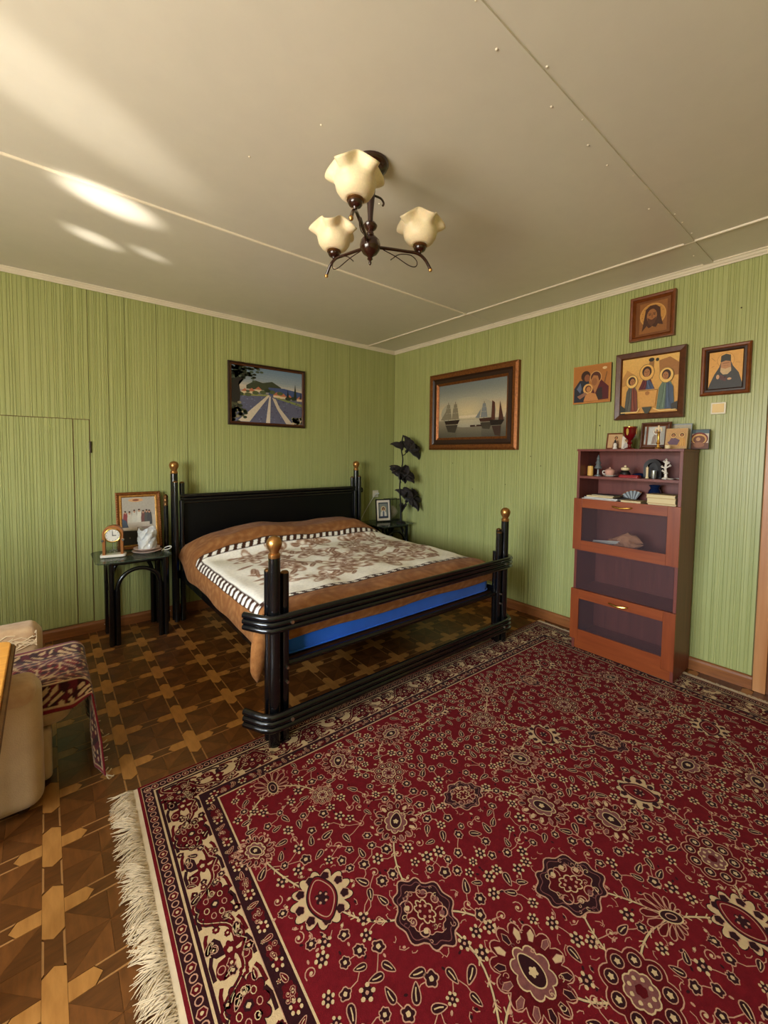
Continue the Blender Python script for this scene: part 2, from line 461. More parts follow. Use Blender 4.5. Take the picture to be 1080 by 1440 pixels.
# ------------------------------------------------------------------ parquet floor
mb = MB(); mb.box(XL - TH, TH, YF - TH, TH, -0.10, -0.004)
floor = struct(mb.build('floor', 'subfloor'))
GX, GY, OX, OY = 0.26, 0.268, -2.978, -1.768
g = 0.0007
def piece_mesh(name, out, m):                         # outline in cell units, a 4 mm thick tile with its top at z = 0
    pts = [(x * GX, y * GY) for x, y in out]
    cx = sum(p[0] for p in pts) / len(pts); cy = sum(p[1] for p in pts) / len(pts)
    ins = []
    for p in pts:
        d = math.hypot(p[0] - cx, p[1] - cy); k = 1 - g / d if d > 1e-6 else 1
        ins.append((cx + (p[0] - cx) * k, cy + (p[1] - cy) * k))
    return MB().prism(ins, -0.004, 0.0), m, ins
W = 0.10
hexa = [(-W, -0.28), (0, -0.35), (W, -0.28), (W, 0.28), (0, 0.35), (-W, 0.28)]
armR = [(W, -W * 0.97), (0.315, -W * 0.97), (0.385, 0), (0.315, W * 0.97), (W, W * 0.97)]
armL = [(-x, -y) for x, y in armR]
linkV = [(-W + 0.02, 0.295), (0, 0.351), (W - 0.02, 0.295), (W - 0.02, 0.705), (0, 0.649), (-W + 0.02, 0.705)]
linkH = [(0.335, W - 0.02), (0.335, W - 0.02), (0.385, 0), (0.335, -W + 0.02), (0.665, -W + 0.02), (0.615, 0), (0.665, W - 0.02)][1:]
S = 0.02
stripV1 = [(-W, 0.30), (-W + S, 0.32), (-W + S, 0.68), (-W, 0.70)]
stripV2 = [(W - S, 0.32), (W, 0.30), (W, 0.70), (W - S, 0.68)]
stripH1 = [(0.32, -W), (0.68, -W), (0.66, -W + S), (0.34, -W + S)]
stripH2 = [(0.34, W - S), (0.66, W - S), (0.68, W), (0.32, W)]
c0, c1 = W, 1 - W
ring = [(c0, c0), (0.5, c0), (c1, c0), (c1, 0.5), (c1, c1), (0.5, c1), (c0, c1), (c0, 0.5)]
wedges = [[(0.5, 0.5), ring[i], ring[(i + 1) % 8]] for i in range(8)]
kinds = [('parquet_block', hexa, 'pq_light'), ('parquet_point', armR, 'pq_light'), ('parquet_point', armL, 'pq_light'),
         ('parquet_link', linkV, 'pq_dark'), ('parquet_link', linkH, 'pq_dark'),
         ('parquet_strip', stripV1, 'pq_line'), ('parquet_strip', stripV2, 'pq_line'), ('parquet_strip', stripH1, 'pq_line'), ('parquet_strip', stripH2, 'pq_line')]
kinds += [('parquet_wedge', w, ('pq_dark' if i % 2 else 'pq_mid')) for i, w in enumerate(wedges)]
pm = [(n, *piece_mesh(n, o, m)) for n, o, m in kinds]
CAM = Vector((-3.224, -3.855, 1.382))
def pix(p):
    d = Vector(p) - CAM; z = d.dot(_f)
    if z < 0.1: return None
    return PX + F_PX * d.dot(_r) / z, PY - F_PX * d.dot(_u) / z, z
cands = []
for i in range(-9, 13):
    for j in range(-15, 8):
        x, y = OX + i * GX, OY + j * GY
        for k, (n, mbp, m, ins) in enumerate(pm):
            cx = x + sum(p[0] for p in ins) / len(ins); cy = y + sum(p[1] for p in ins) / len(ins)
            if cx < XL + 0.02 or cx > -0.02 or cy > -0.02 or cy < YF + 0.05: continue
            if -2.80 < cx < -0.25 and -4.05 < cy < -2.16: continue      # wholly under the rug
            q = pix((cx, cy, 0))
            vis = q is not None and -30 < q[0] < 1110 and 600 < q[1] < 1480 and not (-2.93 < cx < -0.2 and cy < -2.02)
            cands.append((0 if vis else 1, q[2] if q else 99, n, k, x, y, m))
cands.sort(key=lambda c: (c[0], c[1]))
cnt = {}; meshes = {}; rest = {}
for vis, dist, n, k, x, y, m in cands:
    if vis == 0 and cnt.get(n, 0) < 300:
        cnt[n] = cnt.get(n, 0) + 1
        if k not in meshes: meshes[k] = pm[k][1].mesh(n, m)
        link(n, meshes[k], floor, (x, y, 0))
    else:
        r = rest.setdefault(m, MB()); b = len(r.v); src = pm[k][1]
        r.v += [(v[0] + x, v[1] + y, v[2]) for v in src.v]
        r.f += [tuple(b + q for q in f) for f in src.f]; r.m += [0] * len(src.f)
for m, r in rest.items(): stuff(r.build('parquet_field', m, floor))
# ------------------------------------------------------------------ colour painting helper (flat coloured shapes, one mesh)
class Paint:
    """Shapes in picture units (u right 0..1, v up 0..1); every later shape lies a hair in front of the one before."""
    def __init__(s, w, h, gap=0.00012):
        s.w, s.h, s.v, s.f, s.c, s.n, s.gap = w, h, [], [], [], 0, gap
    def poly(s, pts, rgb):
        b = len(s.v); y = -s.n * s.gap; s.n += 1
        cu = sum(p[0] for p in pts) / len(pts); cv = sum(p[1] for p in pts) / len(pts)
        P = [(min(1, max(0, u)), min(1, max(0, v))) for u, v in pts]
        s.v.append(((cu - 0.5) * s.w, y, cv * s.h)); s.v += [((u - 0.5) * s.w, y, v * s.h) for u, v in P]
        n = len(P)
        for i in range(n):
            s.f.append((b, b + 1 + i, b + 1 + (i + 1) % n)); s.c.append(s2l(rgb))
    def rect(s, u0, u1, v0, v1, rgb): s.poly([(u0, v0), (u1, v0), (u1, v1), (u0, v1)], rgb)
    def disc(s, u, v, ru, rv, rgb, n=18, a0=0, a1=360): s.poly([(u + ru * math.cos(math.radians(a0 + (a1 - a0) * k / n)), v + rv * math.sin(math.radians(a0 + (a1 - a0) * k / n))) for k in range(n + (0 if a1 - a0 == 360 else 1))], rgb)
    def line(s, pts, wd, rgb):
        a = s.h / s.w
        for p, q in zip(pts[:-1], pts[1:]):
            dx, dy = (q[0] - p[0]), (q[1] - p[1]) * a; L = math.hypot(dx, dy) or 1
            nx, ny = -dy / L * wd / 2, dx / L * wd / 2 / a
            s.poly([(p[0] + nx, p[1] + ny), (p[0] - nx, p[1] - ny), (q[0] - nx, q[1] - ny), (q[0] + nx, q[1] + ny)], rgb)
    def grad(s, u0, u1, stops, n=24):
        (v0, _), (v1, _) = stops[0], stops[-1]
        for k in range(n):
            a = v0 + (v1 - v0) * k / n; b = v0 + (v1 - v0) * (k + 1) / n; m = (a + b) / 2
            for (p, cp), (q, cq) in zip(stops[:-1], stops[1:]):
                if p <= m <= q:
                    t = (m - p) / (q - p); col = [cp[i] + (cq[i] - cp[i]) * t for i in range(3)]
                    s.rect(u0, u1, a, b, col); s.n -= 1
                    break
        s.n += 1
    def build(s, name, parent, loc=(0, 0, 0)):
        me = bpy.data.meshes.new(name); me.from_pydata(s.v, [], s.f); me.materials.append(MATS['paint'])
        at = me.color_attributes.new('Col', 'FLOAT_COLOR', 'CORNER')
        arr = np.ones((len(s.f) * 3, 4), dtype=np.float32); arr[:, :3] = np.repeat(np.array(s.c, dtype=np.float32), 3, axis=0)
        at.data.foreach_set('color', arr.ravel())
        me.update()
        return link(name, me, parent, loc)

def saint(p, u, v, r, robe, halo=(232, 186, 104), hair=(60, 36, 24), skin=(170, 112, 66), tilt=0.0, beard=False, a=1.0, w=1.9, low=-0.2, robe2=None):
    """halo, hair, face and a bell of robe below; r is the face radius in v units, a = h/w of the picture"""
    p.poly([(u - r * a * 0.7, v - r), (u - r * a * w, v - r * 3.0), (u - r * a * (w + .5), low), (u + r * a * (w + .5), low), (u + r * a * w, v - r * 3.0), (u + r * a * 0.7, v - r)], robe)
    if robe2: p.poly([(u + r * a * .1, v - r * 1.2), (u + r * a * w, v - r * 3.0), (u + r * a * (w + .3), low), (u - r * a * .2, low)], robe2)
    for k in range(5):
        q = -0.8 + 0.4 * k; vb = max(0.02, low + 0.02); vt = v - r * (1.7 + 0.5 * abs(q))
        p.line([(u + q * r * a * .6, vt), (u + q * r * a * (w * .55), (vt + vb) / 2), (u + q * r * a * w, vb)], r * .10 * a, tuple(min(255, int(c * (1.35 if k % 2 else .68)) + (14 if k % 2 else 0)) for c in (robe2 if robe2 and q > 0 else robe)))
    p.disc(u, v, r * 1.95 * a, r * 1.95, tuple(int(c * .62) for c in halo)); p.disc(u, v, r * 1.8 * a, r * 1.8, halo)
    p.disc(u, v + r * .15, r * 1.2 * a, r * 1.25, hair)
    p.disc(u + tilt * r * a, v - r * .12, r * .78 * a, r * .98, skin)
    if beard: p.poly([(u - r * .75 * a, v - r * .2), (u - r * .5 * a, v - r * 1.1), (u, v - r * 1.55), (u + r * .5 * a, v - r * 1.1), (u + r * .75 * a, v - r * .2), (u, v - r * .5)], hair)
    for k in (-1, 1): p.disc(u + (tilt + k * .32) * r * a, v + r * .08, r * .13 * a, r * .08, (50, 30, 20), 8)
    p.line([(u + tilt * r * a, v + r * .05), (u + (tilt + .08) * r * a, v - r * .35)], r * .1 * a, (110, 68, 40))
    p.line([(u + (tilt - .2) * r * a, v - r * .6), (u + (tilt + .2) * r * a, v - r * .6)], r * .1 * a, (104, 50, 36))

def frame_parts(root, w, h, bar, depth, mats, prof=None, z=0.0):
    """four mitred frame bars, each a part; outer size w x h, bottom at z, back at y = 0, front towards -y"""
    prof = prof or [(0, 0), (0, -depth * .75), (.18, -depth), (.42, -depth * .92), (.55, -depth * .66), (.82, -depth * .72), (1, -depth * .45), (1, 0)]
    c = [(-w / 2, z), (w / 2, z), (w / 2, z + h), (-w / 2, z + h)]
    s = [(1, 1), (-1, 1), (-1, -1), (1, -1)]
    for i in range(4):
        j = (i + 1) % 4
        mb = MB()
        rows = []
        for q, sg in ((c[i], s[i]), (c[j], s[j])):
            rows.append([(q[0] + sg[0] * t * bar, d, q[1] + sg[1] * t * bar) for t, d in prof])
        if i % 2 == 0: pass
        n = len(prof)
        for k in range(n - 1):
            m = 0 if not isinstance(mats, (list, tuple)) else min(len(mats) - 1, (1 if prof[k][0] >= 0.5 else 0) if len(mats) == 2 else (0 if prof[k][0] < .3 else 1 if prof[k][0] < .8 else 2))
            mb.face([rows[0][k], rows[0][k + 1], rows[1][k + 1], rows[1][k]][::-1], m)
        mb.face([rows[0][0], rows[0][n - 1], rows[1][n - 1], rows[1][0]], 0)
        mb.build('frame_bar', mats, root)

# ------------------------------------------------------------------ bed
BED = Vector((-1.530, -1.085, 0)); BRZ = 0.0
bed = thing('double_bed', 'black lacquered tube bed with gold ball finials and a solid headboard', 'bed', BED, BRZ)
RUGTOP = 0.0085
def ball_finial(mbp, x, y, z, r):
    mbp.lathe([(r * .72, 0), (r * .78, r * .15), (r * .78, r * .5), (r * .6, r * .62), (r * .62, r * .85), (r * .9, r * 1.35), (r, r * 1.8), (r * .95, r * 2.2), (r * .7, r * 2.6), (r * .35, r * 2.78), (0, r * 2.83)], (x, y, z), 20)
def bed_post(sx, yc, z0, ztall, zshort, sy, extra=False):
    x = sx * 0.888
    tubes = [((x + sx * 0.008, yc + sy * 0.012), 0.0275, ztall), ((x - sx * 0.047, yc + sy * 0.002), 0.0205, zshort), ((x + sx * 0.012, yc - sy * 0.045), 0.0205, zshort + 0.01), ((x - sx * 0.036, yc - sy * 0.036), 0.020, zshort - 0.14)]
    mb = MB()
    for (a, b), r, zt in tubes: mb.tube([(a, b, z0), (a, b, zt)], r, 16)
    post = mb.build('post', 'black_lacquer', bed, smooth=True)
    mb = MB(); (a, b), r, zt = tubes[0]; ball_finial(mb, a, b, zt, 0.036); mb.build('ball_finial', 'gold_ball', post, smooth=True)
    for k in (1, 2):
        (a, b), r, zt = tubes[k]
        MB().lathe([(r * .96, 0), (r * .96, .004), (r * .7, .010), (0, .013)], (a, b, zt), 14).build('tube_cap', 'bronze', post, smooth=True)
    return post
for sx in (-1, 1):
    bed_post(sx, -0.957, RUGTOP + 0.0015, 0.900, 0.818, -1)
    bed_post(sx, 0.945, 0.001, 1.205, 1.128, 1)
# slim side tube with a bronze cap beside the left head post
mb = MB(); mb.tube([(-0.960, 0.952, 0.001), (-0.960, 0.952, 0.95)], 0.0165, 14); o = mb.build('side_tube', 'black_lacquer', bed, smooth=True)
MB().lathe([(.0165, 0), (.018, .006), (.0165, .012), (.0165, .03), (.019, .036), (.0165, .042), (.0165, .062), (.019, .068), (.015, .08), (.006, .09), (0, .092)], (-0.960, 0.952, 0.95), 14).build('tube_cap', 'bronze', o, smooth=True)
# headboard
mb = MB(); mb.box(-0.845, 0.845, 0.930, 0.960, 0.34, 1.0); mb.build('headboard_panel', 'black_panel', bed, bevel=0.004)
for z, r in ((1.022, 0.016), (0.993, 0.014), (0.966, 0.012)):
    MB().tube([(-0.86, 0.938, z), (0.86, 0.938, z)], r, 12).build('headboard_rail', 'black_lacquer', bed, smooth=True)
MB().tube([(0.89, 0.95, 0.99), (0.965, 0.95, 0.99)], 0.03, 12).build('headboard_knob', 'black_lacquer', bed, smooth=True)
# stacked wrap-around rails at the foot
def wrap(z, r):
    y = -0.957 - 0.012 - 0.0275 - r - 0.001
    P = [(-1.005, y + 0.135, z), (-0.985, y + 0.095, z), (-0.955, y + 0.035, z), (-0.925, y + 0.006, z), (-0.88, y, z), (0.0, y, z), (0.88, y, z), (0.925, y + 0.006, z), (0.955, y + 0.035, z), (0.985, y + 0.095, z), (1.005, y + 0.135, z)]
    return MB().tube(P, r, 14).build('foot_rail', 'black_lacquer', bed, smooth=True)
for z in (0.574, 0.602, 0.630): wrap(z, 0.0145)
for z in (0.108, 0.138, 0.168): wrap(z, 0.0155)
for sx in (-1, 1):
    for z in (0.138, 0.602):
        MB().tube([(sx * 0.835, -1.026, z), (sx * 0.835, -1.035, z)], 0.008, 8).build('screw_cap', 'screw', bed, smooth=True)
    for z in (0.30, 0.37):
        MB().tube([(sx * 0.84, -0.972, z), (sx * 0.84, -0.994, z)], 0.0065, 8).build('screw_cap', 'screw', bed, smooth=True)
# mattress frame
MB().tube([(-0.85, -0.945, 0.372), (-0.78, -0.945, 0.366), (0.78, -0.945, 0.366), (0.85, -0.945, 0.372)], 0.016, 12).build('frame_rail', 'black_lacquer', bed, smooth=True)
for sx in (-1, 1):
    MB().box(sx * 0.862 - 0.016, sx * 0.862 + 0.016, -0.92, 0.93, 0.35, 0.412).build('side_rail', 'black_lacquer', bed, bevel=0.006)
for k in range(12):
    y = -0.86 + k * 0.155
    MB().box(-0.845, 0.845, y - 0.035, y + 0.035, 0.352, 0.370).build('slat', 'frame_dark', bed)

mat_o = thing('mattress', 'blue fabric mattress resting on the slats of the black bed', 'mattress', BED, BRZ)
mb = MB()
rows = []
for k, (i, z) in enumerate(((0.045, 0.372), (0.012, 0.380), (0.0, 0.405), (0.0, 0.525), (0.012, 0.548), (0.045, 0.556))):
    rows.append([(x, y, z) for x, y in rrect(-0.845 + i, 0.845 - i, -0.895 + i, 0.92 - i, 0.08, 6)])
mb.grid(rows, closed=True); b = len(rows[0]); mb.f.append(tuple(reversed(range(b)))); mb.m.append(0); mb.f.append(tuple(5 * b + q for q in range(b))); mb.m.append(0)
mb.build('mattress_body', 'mattress_blue', mat_o, smooth=True)
for z in (0.388, 0.540):
    P = [(x, y, z) for x, y in rrect(-0.846, 0.846, -0.896, 0.921, 0.08, 6)]
    MB().tube(P + [P[0]], 0.005, 6).build('piping', 'mattress_blue', mat_o, smooth=True)

# plush blanket: one draped sheet with woven colours
def blanket_top(x, y):
    z = 0.598 + 0.012 * math.cos(x * 1.7)
    p = sst(0.30, 0.56, y) * (1 - 0.55 * sst(0.76, 0.94, y))
    lumps = 0.115 + 0.055 * math.exp(-((x + 0.28) / 0.30) ** 2) + 0.035 * math.exp(-((x - 0.45) / 0.26) ** 2)
    z += p * lumps * (1 - sst(0.62, 0.93, abs(x + 0.02)) * 0.85)
    z += 0.006 * math.sin(9 * x + 4 * y) * math.sin(5 * y - 3 * x + 1) + 0.004 * math.sin(23 * x - 7 * y) * math.sin(17 * y)
    z -= 0.02 * sst(-0.78, -0.94, y)
    return z
NU, NV = 300, 300
XE, YE0, YE1 = 0.872, -0.906, 0.905
def hem(y, side):
    t = sst(-0.95, 0.4, y)
    return (0.378 + 0.035 * t + 0.10 * sst(0.6, 0.9, y) + 0.004 * math.sin(8 * y) + 0.003 * math.sin(19 * y)) if side < 0 else 0.45 + 0.02 * math.sin(9 * y)
rows = []; par = []
A = 0.30                                              # share of u spent on each hanging side
for j in range(NV + 1):
    v = j / NV
    # along the bed: foot hang, top, small head tuck
    if v < 0.12: yy, drop = YE0, (0.12 - v) / 0.12
    else: yy, drop = YE0 + (YE1 - YE0) * (v - 0.12) / 0.88, 0
    row = []; pr = []
    for i in range(NU + 1):
        u = i / NU
        if u < 0.14: side, k = -1, (0.14 - u) / 0.14
        elif u > 0.86: side, k = 1, (u - 0.86) / 0.14
        else: side, k = 0, 0
        if side: x = side * XE
        else: x = -XE + 2 * XE * (u - 0.14) / 0.72
        zt = blanket_top(x, yy)
        # round the long edges and the foot edge
        ex = max(0, (abs(x) - (XE - 0.075)) / 0.075); ey = max(0, ((YE0 + 0.075) - yy) / 0.075)
        e = min(1.0, math.hypot(ex, ey))
        z = zt - 0.055 * (1 - math.sqrt(max(0, 1 - e * e)))
        X, Y = x, yy
        if side:
            zh = hem(yy, side); z = (zt - 0.055) * (1 - k) + zh * k
            X = side * (XE + 0.004 * math.sin(11 * yy + 2) * k + 0.012 * k + 0.008 * math.sin(PI * k))
        if drop:
            zf = 0.462 + 0.006 * math.sin(8 * x)
            z = z * (1 - drop) + zf * drop if not side else z * (1 - drop * 0.5) + max(zf, hem(YE0, side)) * drop * 0.5
            Y = YE0 - 0.004 * math.sin(PI * drop)
        row.append((X, Y, z)); pr.append((x + side * k * 0.18, yy - drop * 0.14, side, k, drop))
    rows.append(row); par.append(pr)
mb = MB(); mb.grid(rows)
blk = thing('plush_blanket', 'cream plush blanket with brown flowers and brown and white striped edging spread on the bed', 'blanket', BED, BRZ)
bo = mb.build('blanket_sheet', 'blanket', blk, smooth='all')
rnd = random.Random(11)
Q = np.array([[(p[0], p[1], p[2], p[3], p[4]) for p in r] for r in par]).reshape(-1, 5)
bx, by = Q[:, 0], Q[:, 1]
cream = np.array(s2l((248, 240, 226))); brown = np.array(s2l((112, 58, 22))); deep = np.array(s2l((138, 86, 44)))
def blend(c, t, new): return c * (1 - t[:, None]) + new[None, :] * t[:, None]
def sm(a, b, x): t = np.clip((x - a) / (b - a), 0, 1); return t * t * (3 - 2 * t)
colr = np.tile(cream, (len(bx), 1))
def petals(cx, cy, r, n, rot, sw):
    dx, dy = bx - cx, by - cy; d = np.sqrt(dx * dx + dy * dy) / r; a = np.arctan2(dy, dx) + rot
    edge = 0.72 + 0.28 * np.cos(n * a)
    inside = sm(0.0, 0.12, edge - d)
    shade = np.clip(0.5 + 0.5 * np.cos(n * a * 1.0 + sw * d * 5) * np.cos(d * 9 + n), 0, 1)
    rim = np.exp(-((d - edge) / 0.07) ** 2)
    return np.clip(inside * shade * 0.85 + rim * 0.55 * (d < 1.3), 0, 1)
def leaf(cx, cy, L, wd, ang):
    dx, dy = bx - cx, by - cy; c, s_ = math.cos(ang), math.sin(ang)
    p = (dx * c + dy * s_) / L; q = (-dx * s_ + dy * c) / wd
    bow = q - 0.35 * (p * p)
    return sm(1.0, 0.6, np.sqrt(p * p + bow * bow)) * (0.55 + 0.45 * np.clip(np.abs(bow) * 2, 0, 1))
fl = np.zeros(len(bx))
for cx, cy, r, n in ((-0.42, -0.12, 0.19, 5), (-0.1, -0.33, 0.21, 6), (0.22, -0.42, 0.2, 5), (0.5, -0.38, 0.19, 6), (0.28, -0.05, 0.18, 5), (0.62, 0.02, 0.17, 5), (-0.55, 0.22, 0.16, 6), (-0.12, 0.12, 0.17, 5), (0.05, 0.36, 0.15, 6), (0.45, 0.32, 0.16, 5), (0.7, -0.22, 0.14, 5), (-0.6, -0.38, 0.13, 6), (0.02, -0.12, 0.15, 6), (-0.32, 0.3, 0.14, 5), (0.3, 0.16, 0.13, 6), (-0.35, -0.5, 0.12, 5), (0.62, 0.28, 0.13, 6)):
    fl = np.maximum(fl, petals(cx, cy, r, n, rnd.random() * 6, rnd.choice((-1, 1)))); fl = np.maximum(fl, 0.8 * petals(cx + 0.02, cy, r * .5, n, rnd.random() * 6, 1))
for k in range(80):
    fl = np.maximum(fl, 0.8 * leaf(rnd.uniform(-0.68, 0.72), rnd.uniform(-0.55, 0.36), rnd.uniform(0.05, 0.1), rnd.uniform(0.014, 0.03), rnd.uniform(0, 6.28)))
colr = blend(colr, np.clip(fl * 1.3, 0, 0.7), np.array(s2l((190, 134, 80))))
colr = blend(colr, np.clip((fl - 0.22) * 1.5, 0, 0.95), brown)
# edging of brown and white ticks, set in a rectangle, dark thin lines on both sides
x0s, x1s, y0s, y1s = -0.845, 0.845, -0.67, 0.40
wd = 0.040
din = np.minimum(np.minimum(bx - x0s, x1s - bx), np.minimum(by - y0s, y1s - by))
tick_u = np.where(np.minimum(bx - x0s, x1s - bx) < np.minimum(by - y0s, y1s - by), by, bx)
band = (din > -wd) & (din < 0)
tick = ((tick_u + din * 0.6) % 0.062) < 0.031
dk = np.array(s2l((66, 38, 24))); wt = np.array(s2l((242, 234, 220)))
side_ = Q[:, 2]; kk = Q[:, 3]
mott = np.clip(0.5 + 0.5 * np.sin(bx * 37 + 5 * np.sin(by * 21)) * np.sin(by * 29 + 4 * np.sin(bx * 17 + by * 5)), 0, 1)
outer = np.tile(deep, (len(bx), 1))
outer = blend(outer, 0.40 * mott ** 2, np.array(s2l((190, 136, 84))))
colr = np.where((din < 0)[:, None], outer, colr)
colr = np.where((band & tick)[:, None], dk[None, :], np.where((band & ~tick)[:, None], wt[None, :], colr))
colr = np.where((np.abs(din) < 0.004)[:, None] | (np.abs(din + wd) < 0.004)[:, None], dk[None, :], colr)
me = bo.data
at = me.color_attributes.new('Col', 'FLOAT_COLOR', 'POINT')
arr = np.ones((len(bx), 4), dtype=np.float32); arr[:, :3] = colr
at.data.foreach_set('color', arr.ravel())
sd_mod = bo.modifiers.new('thickness', 'SOLIDIFY'); sd_mod.thickness = 0.006; sd_mod.offset = -1
# corner of the blanket hanging down behind the front post
rows = []
for k in range(13):
    t = k / 12; row = []
    cx = -0.905 - 0.055 * t; cy = -0.880 - 0.010 * t; cz = 0.60 - 0.29 * t
    rr = (0.020 + 0.022 * math.sin(PI * min(1, t * .8 + .2))) * (1 if k < 12 else 0.6)
    for q in range(14):
        a = 2 * PI * q / 14
        row.append((cx + rr * math.cos(a), cy + rr * 0.8 * math.sin(a), cz - 0.02 * math.cos(a) * t))
    rows.append(row)
mb = MB(); mb.grid(rows, closed=True); n = 14; mb.f.append(tuple(12 * n + q for q in range(n))); mb.m.append(0)
mat('blanket_border', (138, 86, 44), rough=0.95, sheen=0.06, spec=0.1, rgb2=(166, 112, 64), scale=(40, 40, 40), bump=0.4, bscale=(160, 160, 160))
mb.build('hanging_corner', 'blanket_border', blk, smooth='all')
# ------------------------------------------------------------------ rug
RL, RW = 2.86, 2.26
rug = thing('persian_rug', 'large crimson floral rug with cream borders and fringed ends', 'rug', (-2.968, -1.945, 0), math.radians(-1.6))
MB().box(0, RL, -RW, 0, 0.001, 0.008).build('rug_body', 'wool_red', rug)
WC = ['wool_red', 'wool_maroon', 'wool_dark', 'wool_cream', 'wool_pink', 'wool_rose']
RED, MAR, DRK, CRM, PNK, ROS = range(6)
class Weave:
    def __init__(s): s.mb = MB()
    def fan(s, pts, c, z):
        b = len(s.mb.v); cx = sum(p[0] for p in pts) / len(pts); cy = sum(p[1] for p in pts) / len(pts); zz = 0.008 + z * 0.00007
        s.mb.v.append((cx, cy, zz)); s.mb.v += [(p[0], p[1], zz) for p in pts]; n = len(pts)
        for i in range(n): s.mb.f.append((b, b + 1 + i, b + 1 + (i + 1) % n)); s.mb.m.append(c)
    def stroke(s, pts, w, c, z, closed=False):
        P = list(pts) + ([pts[0]] if closed else []); n = len(P); zz = 0.008 + z * 0.00007
        b = len(s.mb.v)
        for i in range(n):
            if closed: a = P[i - 1] if i else P[-2]; d = P[i + 1] if i < n - 1 else P[1]
            else: a = P[max(0, i - 1)]; d = P[min(n - 1, i + 1)]
            dx, dy = d[0] - a[0], d[1] - a[1]; L = math.hypot(dx, dy) or 1
            ww = w[i] if isinstance(w, list) else w
            nx, ny = -dy / L * ww / 2, dx / L * ww / 2
            s.mb.v += [(P[i][0] + nx, P[i][1] + ny, zz), (P[i][0] - nx, P[i][1] - ny, zz)]
        for i in range(n - 1): s.mb.f.append((b + 2 * i, b + 2 * i + 1, b + 2 * i + 3, b + 2 * i + 2)); s.mb.m.append(c)
    def ring(s, d0, d1, c, z):
        zz = 0.008 + z * 0.00007
        o = [(d0, -d0), (RL - d0, -d0), (RL - d0, -RW + d0), (d0, -RW + d0)]; q = [(d1, -d1), (RL - d1, -d1), (RL - d1, -RW + d1), (d1, -RW + d1)]
        for i in range(4):
            j = (i + 1) % 4
            s.mb.face([(*o[i], zz), (*q[i], zz), (*q[j], zz), (*o[j], zz)], c)
def T(p, ang, sc=1.0):
    c, s_ = math.cos(ang) * sc, math.sin(ang) * sc
    return lambda u, v: (p[0] + u * c - v * s_, p[1] + u * s_ + v * c)
def lobed(n, r, amp, k=40, ph=0.0, ex=1.0, ey=1.0, sharp=1.0):
    out = []
    for i in range(k):
        a = 2 * PI * i / k; w = abs(math.cos(n * a / 2 + ph)) ** sharp
        q = r * (1 - amp + amp * w); out.append((q * math.cos(a) * ex, q * math.sin(a) * ey))
    return out
rr = random.Random(5)
wv = Weave()
def small(p, r, ang, st, z=3, dk=DRK, ln=PNK, ct=CRM):
    t = T(p, ang)
    if st == 0:
        sh = [t(*q) for q in lobed(rr.choice((5, 6, 7)), r, .28, 22, ex=1, ey=rr.uniform(.8, 1))]
        wv.fan(sh, dk, z); wv.stroke(sh, r * .17, ln, z + 1, True); wv.fan([t(*q) for q in lobed(4, r * .36, .3, 9)], ct, z + 2)
    elif st == 1:
        n = rr.choice((5, 6))
        wv.fan([t(*q) for q in lobed(n, r * .8, .2, 16)], dk, z)
        for k in range(n):
            a = 2 * PI * k / n; wv.fan([t(r * .78 * math.cos(a) + q[0], r * .78 * math.sin(a) + q[1]) for q in lobed(2, r * .30, .2, 7)], ct, z + 1)
        wv.fan([t(*q) for q in lobed(3, r * .25, .2, 7)], ln, z + 2)
    elif st == 2:
        sh = [t(r * 1.35 * math.cos(a), r * .62 * math.sin(a) * (1 - .45 * math.cos(a))) for a in [2 * PI * k / 16 for k in range(16)]]
        wv.fan(sh, dk, z); wv.stroke(sh, r * .17, ln, z + 1, True); wv.stroke([t(-r * .9, 0), t(0, r * .08), t(r * .7, 0)], r * .2, ct, z + 2)
    else:
        P = [t(r * (.15 + .95 * k / 14) * math.cos(k * .55), r * (.15 + .95 * k / 14) * math.sin(k * .55)) for k in range(15)]
        wv.stroke(P, r * .2, ln, z); wv.fan([t(*q) for q in lobed(3, r * .3, .2, 8)], ct, z + 1)
